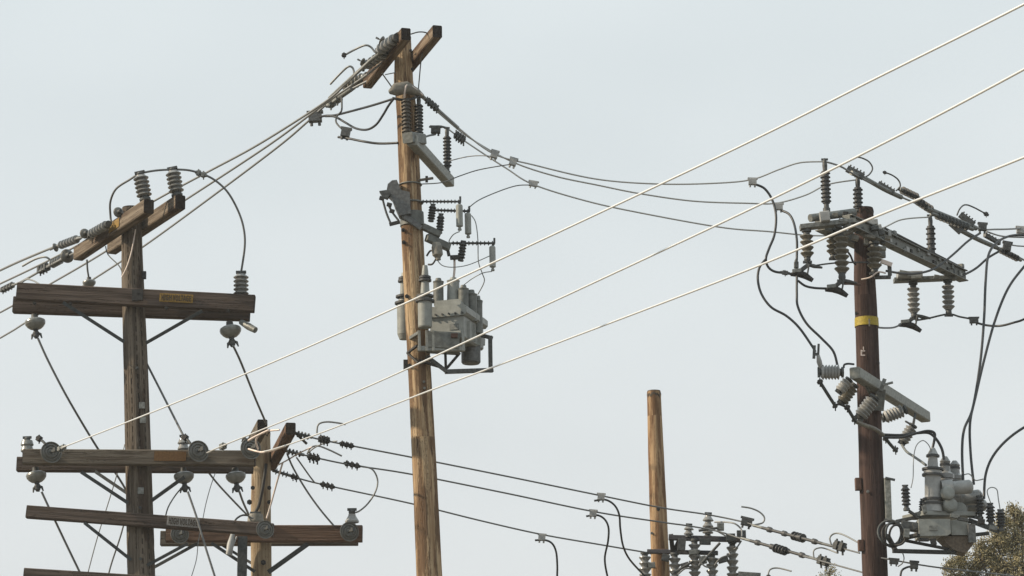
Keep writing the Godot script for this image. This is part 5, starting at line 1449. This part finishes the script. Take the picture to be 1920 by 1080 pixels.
func build_trees() -> void:
	tree("olive leaved tree crown filling the lower right corner behind the switchgear", 41.0, Vector2(1960, 1330), [
		[1900, 962, 16, 0.1], [1882, 985, 24, 0.0], [1915, 985, 28, 0.3], [1868, 1012, 30, -0.1], [1905, 1022, 40, 0.2], [1838, 1040, 34, 0.0], [1805, 1056, 26, 0.1], [1782, 1064, 13, 0.0],
		[1862, 1056, 44, 0.3], [1900, 1070, 52, -0.1], [1820, 1085, 44, 0.2], [1948, 1010, 50, 0.4], [1960, 1070, 66, 0.1], [1790, 1100, 30, 0.2], [1868, 1120, 70, 0.5], [1940, 1140, 84, 0.2], [2010, 1060, 80, 0.6], [2040, 1150, 100, 0.3], [1820, 1150, 60, 0.4], [1880, 1200, 90, 0.2], [2000, 1230, 110, 0.5], [2120, 1120, 90, 0.4], [1995, 960, 40, 0.4]], 80.0, true)
	tree("small tree tip peeking above lower edge left of the right pole", 46.0, Vector2(1552, 1330), [
		[1555, 1074, 13, 0.0], [1546, 1088, 14, 0.1], [1566, 1090, 14, 0.0], [1550, 1115, 34, 0.1], [1580, 1140, 44, 0.2], [1525, 1150, 44, 0.1], [1555, 1190, 70, 0.3]], 24.0, true)

# ---------------------------------------------------------------- scene
func _ready() -> void:
	rng.seed = 20240611
	# camera: a long lens held at eye height, tipped up
	var cam := Camera3D.new()
	cam.name = "camera"
	look = Basis.from_euler(Vector3(deg_to_rad(14.0), 0, deg_to_rad(-1.0)))
	cam.transform = Transform3D(look, eye)
	cam.fov = 12.0; cam.near = 0.1; cam.far = 2000.0
	add_child(cam); cam.current = true
	# bright hazy sky
	var sky := ProceduralSkyMaterial.new()
	sky.sky_top_color = srgb(Color(0.685, 0.783, 0.825)); sky.sky_horizon_color = srgb(Color(0.715, 0.724, 0.722)); sky.sky_curve = 0.25
	sky.ground_bottom_color = srgb(Color(0.2, 0.18, 0.15)); sky.ground_horizon_color = srgb(Color(0.5, 0.5, 0.48))
	sky.sun_angle_max = 0.0
	# very faint high cloud, the same all round
	var cl := Image.create(1024, 512, false, Image.FORMAT_RGBA8)
	var cn := noise(5, 1.0, 5)
	for y in 512:
		for x in 1024:
			var ph := TAU * x / 1024.0; var th := PI * y / 512.0
			var c3 := Vector3(cos(ph) * sin(th), cos(th) * 2.2, sin(ph) * sin(th)) * 5.0
			var k := clampf(0.5 + cn.get_noise_3dv(c3) * 0.9, 0, 1)
			cl.set_pixel(x, y, Color(1.0, 0.98, 0.96, k))
	sky.sky_cover = ImageTexture.create_from_image(cl)
	sky.sky_cover_modulate = Color(1, 1, 1, 0.055)
	var sk := Sky.new(); sk.sky_material = sky
	var env := Environment.new()
	env.background_mode = Environment.BG_SKY; env.sky = sk
	env.tonemap_mode = Environment.TONE_MAPPER_LINEAR
	env.tonemap_exposure = 1.0
	env.fog_enabled = true; env.fog_density = 0.0007; env.fog_light_color = Color(0.88, 0.905, 0.91); env.fog_light_energy = 1.0
	env.sdfgi_enabled = true; env.ssao_enabled = true; env.ssil_enabled = true
	var we := WorldEnvironment.new(); we.name = "world"; we.environment = env
	add_child(we)
	# hazy sun from the left, a little behind the viewer
	var sun := DirectionalLight3D.new()
	sun.name = "sun"
	sun.light_color = Color(1.0, 0.93, 0.82); sun.light_energy = 1.6; sun.light_angular_distance = 0.6; sun.shadow_enabled = true
	var to_sun := Vector3(-0.84, 0.55, 0.10).normalized()
	sun.look_at_from_position(to_sun * 50.0, Vector3.ZERO, Vector3.UP)
	add_child(sun)

	make_materials()
	# the ground, far below the picture
	var g := MeshInstance3D.new()
	var pm := PlaneMesh.new(); pm.size = Vector2(1600, 1600); pm.subdivide_width = 8; pm.subdivide_depth = 8
	g.mesh = pm; g.material_override = mt.ground; g.name = "ground"
	g.set_meta("kind", "structure"); g.set_meta("label", "dry pale earth the poles stand in"); g.set_meta("category", "ground")
	add_child(g)

	build_left()
	build_short()
	build_middle()
	build_bare()
	build_right()
	build_bright()
	build_trees()
